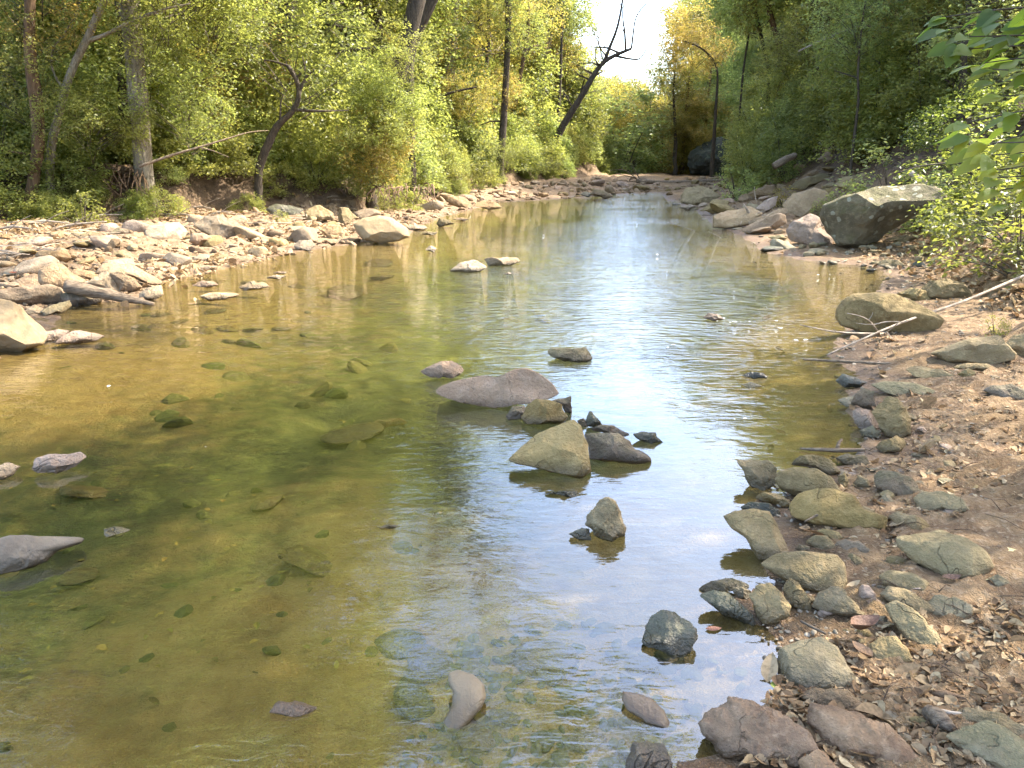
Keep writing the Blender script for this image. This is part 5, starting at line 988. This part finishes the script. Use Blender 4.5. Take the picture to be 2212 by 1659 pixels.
hero("bare slanting bough on the right slope near the sky gap", [(1552, 146), (1535, 120), (1512, 100), (1475, 88)], 43.0, [9, 7, 4, 3], BARK, crowns=[(1510, 70, 1, 'round', .8, 'gold')], seed=23)

# ------------------------------------------------------------------ fallen wood
def wood(label, pts, rads, mat, twigs=(), name="branch", cat="branch", n=20, sides=8, rough=.12, group=None, seed=1):
    P = smooth_path(pts, n); base = P[0].copy(); G = Geo(); G.tube(P - base, np.interp(np.linspace(0, 1, n), np.linspace(0, 1, len(rads)), rads), sides, 0, rough, seed)
    e = link(name, G.mesh(name, [mat]), loc=base); tag(e, label, cat, group)
    for q, r in twigs:
        Q = smooth_path(q, 9); G = Geo(); G.tube(Q - base, np.linspace(r[0], r[1], 9), 5, 0, .1, seed + 1); link("twig", G.mesh("twig", [mat]), e)
    return e
def zt(zone, x, y, z): (u, v), = zp(zone, [(x, y)]); return at(u, v, z)
def zy(zone, x, y, Y): (u, v), = zp(zone, [(x, y)]); return aty(u, v, Y)
a0 = at(1772, 773, -.02); a1, _ = hit(2212, 640); a1 = a1 + [0, 0, .22]; a2 = a1 + (a1 - a0) * .35
def along(f, up=0): return a0 + (a1 - a0) * f + np.array([0, 0, up])
T6 = lambda L: [aty(*zp(6, [p])[0], along(f)[1] - dy) for p, f, dy in L]
wood("long bleached fallen branch slanting from the bank into the water", [a0, along(.33, .03), along(.66, -.02), a1, a2], [.007, .011, .014, .017, .019], DEADW,
     [(T6([((1290, 515), .3, 0), ((1230, 420), .25, .1), ((1170, 385), .2, .15), ((1075, 368), .15, .2)]), (.009, .003)), (T6([((1330, 500), .33, 0), ((1180, 500), .3, .05), ((980, 490), .2, .1), ((770, 442), .1, .1)]), (.012, .004)),
      (T6([((1310, 500), .32, 0), ((1370, 460), .3, .05), ((1400, 430), .3, .1)]), (.007, .003)), (T6([((1250, 440), .25, .1), ((1330, 420), .25, .1), ((1440, 425), .25, .1)]), (.006, .003)), (T6([((1260, 440), .25, .1), ((1190, 440), .2, .1), ((1130, 430), .2, .1)]), (.005, .002)),
      (T6([((1330, 490), .33, 0), ((1360, 530), .3, .1), ((1390, 555), .3, .1)]), (.006, .002)), (T6([((1215, 410), .25, .1), ((1235, 380), .25, .1), ((1240, 362), .25, .1)]), (.005, .002)), (T6([((1010, 492), .2, .1), ((985, 470), .2, .1)]), (.005, .002)),
      (T6([((1560, 420), .5, 0), ((1480, 400), .45, .08), ((1420, 430), .4, .1)]), (.007, .003))], seed=31)
wood("thin dark stick lying flat at the waterline below the bleached branch", [zt(6, 790, 665, .01), zt(6, 1000, 675, .02), zt(6, 1250, 690, .03), zt(6, 1450, 700, .05)], [.008, .012, .014, .01], DRIFT, name="stick", cat="stick")
d0 = zt(4, 425, 190, .22); d1 = zt(4, 990, 312, 0.0)
wood("weathered driftwood log lying across the stones into the water", [d0, d0 * .7 + d1 * .3 + [0, 0, .0], d0 * .35 + d1 * .65, d1], [.065, .07, .05, .02], DRIFT, name="driftwood_log", cat="log", sides=12, rough=.25, n=24)
wood("dark fallen log lying across the head of the pool", [aty(1375, 390, 37), aty(1430, 396, 37.3), aty(1500, 394, 37.6), aty(1575, 391, 38)], [.10, .13, .12, .10], DRIFT, [([aty(1390, 392, 37), aty(1365, 382, 37), aty(1335, 376, 36.5)], (.04, .01)), ([aty(1385, 391, 37), aty(1372, 370, 37), aty(1362, 352, 37)], (.03, .01)), ([aty(1400, 392, 37), aty(1360, 392, 36.6), aty(1325, 388, 36)], (.03, .01)), ([aty(1380, 390, 37), aty(1350, 365, 36.8), aty(1318, 368, 36.4)], (.03, .008))], name="fallen_log", cat="log")
wood("pale fallen bough sloping up to the right at the left bank", [aty(300, 360, 15), aty(370, 335, 15.2), aty(430, 318, 15.4), aty(490, 300, 15.6), aty(540, 284, 15.9), aty(580, 282, 16.2)], [.026, .026, .022, .018, .012, .006], DRIFT, [([aty(430, 318, 15.4), aty(460, 325, 15.3), aty(495, 340, 15.2)], (.015, .005))], name="fallen_bough", cat="branch")
Yb = 14.6
wood("forked grey dead limb leaning on the lichen-spotted boulder", [zy(3, 1480, 1110, Yb), zy(3, 1590, 1195, Yb - .2), zy(3, 1710, 1262, Yb - .3), zy(3, 1740, 1345, Yb - .3), zy(3, 1770, 1420, Yb - .4)], [.05, .06, .07, .06, .05], DEADW, [([zy(3, 1710, 1262, Yb - .3), zy(3, 1770, 1225, Yb), zy(3, 1850, 1185, Yb + .3)], (.055, .035)), ([zy(3, 1760, 1390, Yb - .4), zy(3, 1820, 1440, Yb - .6), zy(3, 1830, 1455, Yb - .7)], (.02, .006))], name="dead_limb", cat="branch")
wood("thin pale crooked branch hanging right of the forked dead limb", [zy(3, 1820, 985, 14), zy(3, 1870, 1060, 14), zy(3, 1890, 1120, 13.9), zy(3, 1935, 1190, 13.9), zy(3, 1942, 1260, 13.8)], [.012, .02, .022, .022, .02], DEADW, name="dead_branch")
wood("long thin horizontal branch above the lichen-spotted boulder", [zy(3, 1400, 1110, 13.6), zy(3, 1550, 1065, 13.6), zy(3, 1750, 1045, 13.6), zy(3, 1960, 1050, 13.4)], [.008, .012, .016, .02], TWIGM, name="dead_branch")
wood("fallen branch slanting high on the right slope", [zy(3, 760, 330, 24), zy(3, 930, 250, 24), zy(3, 1100, 185, 24), zy(3, 1160, 165, 24), zy(3, 1380, 180, 24)], [.02, .03, .035, .03, .012], DEADW, name="dead_branch")
wood("dark rotten log end lying on the slope beyond the slab pile", [zy(3, 600, 1070, 24), zy(3, 670, 1030, 24), zy(3, 740, 1000, 24.3)], [.10, .11, .09], DRIFT, name="rotten_log", cat="log")
wood("pale rooty stick hooked over the thick wedge-shaped slab", [zy(3, 440, 1440, 17.4), zy(3, 455, 1385, 17.3), zy(3, 420, 1330, 17.2), zy(3, 405, 1310, 17.2)], [.035, .035, .03, .015], DEADW, [([zy(3, 450, 1400, 17.3), zy(3, 400, 1410, 17.2), zy(3, 385, 1450, 17.1)], (.012, .005)), ([zy(3, 450, 1390, 17.3), zy(3, 500, 1370, 17.2), zy(3, 525, 1360, 17.1)], (.012, .005)), ([zy(3, 490, 1300, 17.6), zy(3, 480, 1240, 17.7), zy(3, 478, 1200, 17.8)], (.008, .004))], name="driftwood_stick", cat="stick")
wood("wet dark stick lying at the water above the right shore cluster", [zt(6, 770, 1238, .01), zt(6, 900, 1245, .02), zt(6, 1050, 1250, .02), zt(6, 1190, 1245, .03)], [.006, .012, .014, .01], DRIFT, [([zt(6, 1010, 1245, .02), zt(6, 1020, 1200, .05), zt(6, 1040, 1180, .06)], (.012, .008))], name="stick", cat="stick")
wood("short dark stick pointing at the curled leaf on the mud", [zt(9, 775, 700, .03), zt(9, 860, 745, .04), zt(9, 935, 782, .05)], [.004, .005, .004], TWIGM, name="stick", cat="stick")
wood("reddish brown stick lying on the bare soil by the right edge", [hit(*zp(9, [(1850, 885)])[0])[0] + [0, 0, .012], hit(*zp(9, [(2020, 905)])[0])[0] + [0, 0, .015], hit(*zp(9, [(2230, 945)])[0])[0] + [0, 0, .015]], [.004, .005, .005], BARKR, name="stick", cat="stick")
wood("dead twig between the largest cluster rock and the rounded stones", [hit(*zp(9, [(790, 130)])[0])[0] + [0, 0, .05], hit(*zp(9, [(880, 95)])[0])[0] + [0, 0, .06], hit(*zp(9, [(1010, 88)])[0])[0] + [0, 0, .05]], [.003, .006, .006], DRIFT, name="stick", cat="stick")
wood("pale straight stick on the soil ledge in the near right corner", [hit(*zp(9, [(1600, 1300)])[0])[0] + [0, 0, .02], hit(*zp(9, [(1720, 1330)])[0])[0] + [0, 0, .02], hit(*zp(9, [(1840, 1345)])[0])[0] + [0, 0, .02]], [.006, .007, .006], DEADW, name="stick", cat="stick")
wood("split chunk of dark wood on the soil beside a grey stone", [hit(*zp(9, [(1570, 1330)])[0])[0] + [0, 0, .03], hit(*zp(9, [(1650, 1380)])[0])[0] + [0, 0, .03], hit(*zp(9, [(1750, 1450)])[0])[0] + [0, 0, .025]], [.016, .026, .012], DRIFT, name="wood_chunk", cat="wood", rough=.35)
wood("half-buried brown stick above the angular flagstone", [hit(*zp(9, [(1600, 1180)])[0])[0] + [0, 0, .01], hit(*zp(9, [(1700, 1205)])[0])[0] + [0, 0, .015], hit(*zp(9, [(1810, 1215)])[0])[0] + [0, 0, .01]], [.008, .014, .008], BARKR, name="stick", cat="stick")
wood("thin reed-like twig slanting out of the water near the right shore slabs", [aty(1442, 480, 18), aty(1500, 498, 17), aty(1545, 518, 16)], [.006, .007, .008], DEADW, name="twig", cat="twig")
wood("second thin twig slanting over the water beside the reed-like one", [aty(1530, 500, 16.2), aty(1575, 522, 15.2), aty(1640, 548, 14.2)], [.005, .006, .006], DEADW, name="twig", cat="twig")
# exposed roots under the cut left bank
def roots(label, u0, u1, v0, v1, Y, n, seed, bark):
    g = np.random.default_rng(seed); c = aty((u0 + u1) / 2, v1, Y); G = Geo()
    for k in range(n):
        u = g.uniform(u0, u1); top = aty(u + g.uniform(-15, 15), v0 + g.uniform(-4, 10), Y + .5); bot = aty(u + g.uniform(-20, 20), g.uniform(v0 + (v1 - v0) * .5, v1), Y - g.uniform(.2, .7)); mid = (top + bot) / 2 + g.normal(size=3) * .12 + [0, -.15, .05]
        G.tube(smooth_path([top, mid, bot], 7) - c, np.linspace(g.uniform(.010, .026), .005, 7), 5, 0, .2, k)
    o = link("root_mass", G.mesh("root_mass", [bark]), loc=c); tag(o, label, "roots")
roots("tangle of reddish roots hanging from the cut left bank", 795, 930, 400, 448, 19.2, 34, 41, BARKR)
roots("brown upturned roots at the foot of the big grey trunk", 236, 310, 370, 430, 15.8, 24, 42, BARKR)
for i in range(9):
    u = [20, 90, 150, 215, 260, 330, 380, 430, 470, 520, 560, 120, 300][i]; v = [505, 492, 500, 478, 470, 462, 474, 458, 470, 462, 456, 520, 484][i]
    p, t = hit(u, v); a = random.uniform(-.5, .5); L = random.uniform(.6, 1.5); d = np.array([math.cos(a), math.sin(a) * .6, random.uniform(-.05, .22)]); b = p + [0, 0, .06]
    wood("grey dead stick among many alike lying along the foot of the left bank", [b - d * L * .5, b + [0, .1, .05], b + d * L * .5], [.012, .022, .008], DEADW, [([b, b + d * .2 + [.1, -.05, .15], b + d * .35 + [.2, -.1, .22]], (.010, .004))], name="stick", cat="stick", group="dead sticks along the left bank", seed=60 + i)

# ------------------------------------------------------------------ plants of their own, the near branch, leaves, foam
shrub(*hit(1592, 430)[0][:2], 'herb', 1.45, 'green', "fresh green bush standing among the slabs near the head of the pool", name="bush", sz=1.5)
shrub(*hit(1694, 447)[0][:2], 'herb', .75, 'gold', "bright yellow weed between the slabs on the right shore", name="weed", sz=.8)
shrub(*hit(1785, 470)[0][:2], 'herb', .6, 'green', "small pale green plant at the left side of the lichen-spotted boulder", name="weed", sz=.8)
shrub(*hit(607, 478)[0][:2], 'herb', .34, 'bright', "tiny bright green sprout on the left gravel bar", name="sprout", sz=.4)
shrub(*hit(180, 485)[0][:2], 'herb', .8, 'bright', "drooping yellow green plant at the edge of the left gravel bar", name="weed", sz=.9)
shrub(*hit(2150, 725)[0][:2], 'herb', .22, 'bright', "tiny green seedling on the right bank near the prism-shaped rock", name="seedling", sz=.3)
for x, y, k, s, m, l in [(5.4, 8.2, 'loose', .75, 'deep', "leafy low plant overhanging the right bank behind the bleached branch"), (6.2, 9.6, 'loose', .9, 'deep', "broad loose shrub at the right edge beyond the bleached branch"), (6.9, 11.4, 'loose', .8, 'deep', "light green shrub beside the lichen-spotted boulder's right end"), (7.6, 12.8, 'loose', 1.0, 'deep', "loose shrub behind the right end of the lichen-spotted boulder"),
                         (8.6, 14.8, 'loose', 1.1, 'deep', "shrub with pale leaves above the lichen-spotted boulder"), (8.2, 17.2, 'loose', 1.0, 'green', "shrub with spreading leaves above the cream slab"), (9.4, 16.4, 'bushb', .9, 'deep', "rounded shrub on the slope above the lichen-spotted boulder")]:
    shrub(x, y, k, s, m, l)
def near_branch():
    e = empty("sapling", (3.15, 3.3, gz(3.15, 3.3))); tag(e, "broad-leaved sapling with large drooping leaves reaching in at the right edge", "sapling"); base = np.array(e.location)
    tips = []; G = Geo(); st = smooth_path([(0, 0, -.1), (.03, -.05, .6), (-.02, -.15, 1.2), (-.1, -.3, 1.8)], 14); G.tube(st, np.linspace(.022, .010, 14), 8, 0, .08, 3); link("stem", G.mesh("stem", [TWIGM]), e)
    V = []; F = []; T = []; n0 = 0; g = np.random.default_rng(5)
    shape = leaf_shape(.22, -.25, .235)
    twigs = [([(2280, 20), (2190, 40), (2110, 55), (2050, 62)], 2.75, .38, 15, .15), ([(2290, 90), (2220, 95), (2150, 100), (2100, 105)], 2.9, .38, 11, .3), ([(2300, 180), (2240, 175), (2190, 172), (2150, 175)], 3.0, .38, 10, .45), ([(2290, 235), (2220, 255), (2150, 272), (2095, 290)], 2.7, .38, 14, .55), ([(2300, 320), (2240, 322), (2190, 325), (2140, 335)], 2.6, .38, 13, .95), ([(2300, 385), (2250, 395), (2200, 400), (2160, 410)], 2.7, .38, 11, .75)]
    twigs += [([(u + 30 * a, v + b + (u < 2200) * c) for u, v in px], Y + d, lo, n, mt + e_) for (px, Y, lo, n, mt) in twigs for a, b, c, d, e_ in ((.6, 22, 10, .18, .1), (-.2, -20, -6, -.15, -.1))]
    for (px, Y, lo, n, mat_t) in twigs:
        q = np.array([aty(u, v, Y) for u, v in px]) - base; k = np.argmin(np.abs(st[:, 2] - q[0][2] + .1)); Q = smooth_path(np.vstack([st[k], q]), 12); G = Geo(); G.tube(Q, np.linspace(.007, .002, 12), 5); link("branch", G.mesh("branch", [TWIGM]), e)
        n = int(n * 1.3)
        for i in range(n):
            f = lo + (1 - lo) * (i + .6) / n; p = Q[min(11, int(3 + f * 8.9))]; d = nrm(Q[-1] - Q[4]); sd = 1 if i % 2 else -1
            ax = nrm(d * .8 + np.array([0, 1, 0]) * sd * .55 + np.array([0, 0, -.45]) + g.normal(size=3) * .22) if i < n - 1 else nrm(d + [0, 0, -.35]); nn = np.array([0, -.35, 1]) + g.normal(size=3) * .35; b = nrm(np.cross(nn, ax)); nn = np.cross(ax, b)
            L = g.uniform(.075, .125); v = shape[0]; W = p + (v[:, :1] + .5) * L * ax + v[:, 1:2] * L * b + v[:, 2:] * L * nn
            V.append(W); F.append(shape[1] + n0); n0 += len(W); T.append(np.full(len(W), np.clip(mat_t + g.normal() * .15, 0, 1)))
    link("foliage", mesh_np("foliage", np.concatenate(V), [(np.concatenate(F), 0)], [LM['near']], True, {"tint": np.concatenate(T)}), e)
near_branch()
def one_leaf(label, u, v, L, col, rot, curl=.2, bend=.3, z=.012, name="leaf"):
    P, t = hit(u, v); V, F = leaf_shape(curl, bend, .24); c, s = math.cos(rot), math.sin(rot); V = V * L; V = np.column_stack([V[:, 0] * c - V[:, 1] * s, V[:, 0] * s + V[:, 1] * c, V[:, 2]])
    if col not in LEAFC: LEAFC[col] = plain_mat("fallen leaf", [x * .8 for x in col], col, 25, .6)
    o = link(name, mesh_np(name, V, [(F, 0)], [LEAFC[col]], True), loc=(P[0], P[1], P[2] + z)); tag(o, label, "leaf"); return o
LEAFC = {}
def zl(zone, x, y): return zp(zone, [(x, y)])[0]
YL = (.50, .42, .20); PL = (.45, .46, .36); BR = (.13, .07, .045); GRN = (.30, .32, .06)
one_leaf("pale yellow fallen leaf on the soil, upper of two near the right edge", *zl(9, 2115, 262), .065, YL, -.4)
one_leaf("yellow fallen leaf on the soil beside the small grey brown stone", *zl(9, 1922, 445), .06, YL, -.6)
one_leaf("pale whitish green leaf on the soil above the angular flagstone", *zl(9, 2015, 1268), .06, PL, -.3)
one_leaf("round yellow green leaf at the edge of the small puddle", *zl(9, 600, 1130), .04, GRN, 1.2)
one_leaf("large dark curled leaf standing against the squarish olive stone", *zl(9, 1170, 840), .13, BR, .4, 1.2, 1.2, .05)
one_leaf("purplish curled leaf lying below the large dark curled leaf", *zl(9, 1160, 960), .09, (.22, .13, .07), 1.9, .9, .8, .03)
one_leaf("dark wet leaf on the mud right of the flat oval olive stone", *zl(9, 1740, 460), .08, BR, .2, .5, .6, .02)
one_leaf("reddish leaf floating at the muddy shore", *zl(9, 215, 760), .06, (.22, .10, .06), .1, .1, .1, .006)
one_leaf("tan leaf stuck to the rough greenish rock at the waterline", *zl(9, 515, 690), .06, (.26, .15, .07), 1.5, .2, .3, .03)
one_leaf("red leaf on a pale stone of the left gravel bar", *zl(4, 95, 155), .10, (.42, .09, .03), .3, .3, .3, .09)
g = np.random.default_rng(77); FO = plain_mat("foam and floating flecks", (.5, .5, .46), (.7, .7, .66), 20, .5); P = []; S = []
for u, v, n, sp_ in [(1580, 632, 5, 14), (1585, 688, 14, 22), (1620, 690, 8, 16), (1640, 840, 6, 16), (1590, 905, 6, 12), (1780, 590, 6, 14), (1560, 860, 8, 40), (1145, 474, 3, 6), (1210, 500, 3, 30), (1370, 480, 3, 20), (430, 965, 4, 8), (1500, 745, 10, 60), (1720, 735, 8, 50), (1450, 560, 6, 80), (235, 834, 3, 6), (1680, 690, 6, 40)]:
    for k in range(max(1, n // 3)):
        q = at(u + g.normal() * sp_, v + g.normal() * sp_ * .35, .004); P.append(q); S.append(g.uniform(.004, .020) * min(1.6, np.linalg.norm(q) / 6))
n, F = ico(2); stuff_mesh("foam", np.array(P), np.array(S), [(n * np.array([1, .7, .12]) + .1 * nrm(n) * vnoise(n * 2 + k, k)[:, None] * [1, 1, .1], F) for k in range(4)], [FO], "white foam flecks and bits floating on the pool", tilt=.02)

for x, y, s_, l in [(6.5, 13.9, .8, "leafy plant drooping over the left end of the lichen-spotted boulder's top"), (7.3, 14.0, .9, "leafy plant hanging over the middle of the lichen-spotted boulder's top"), (8.0, 13.6, .8, "leafy plant at the right end of the lichen-spotted boulder's top")]:
    shrub(x, y, 'herb', s_, 'green', l, name="weed", sz=s_ * 1.1)
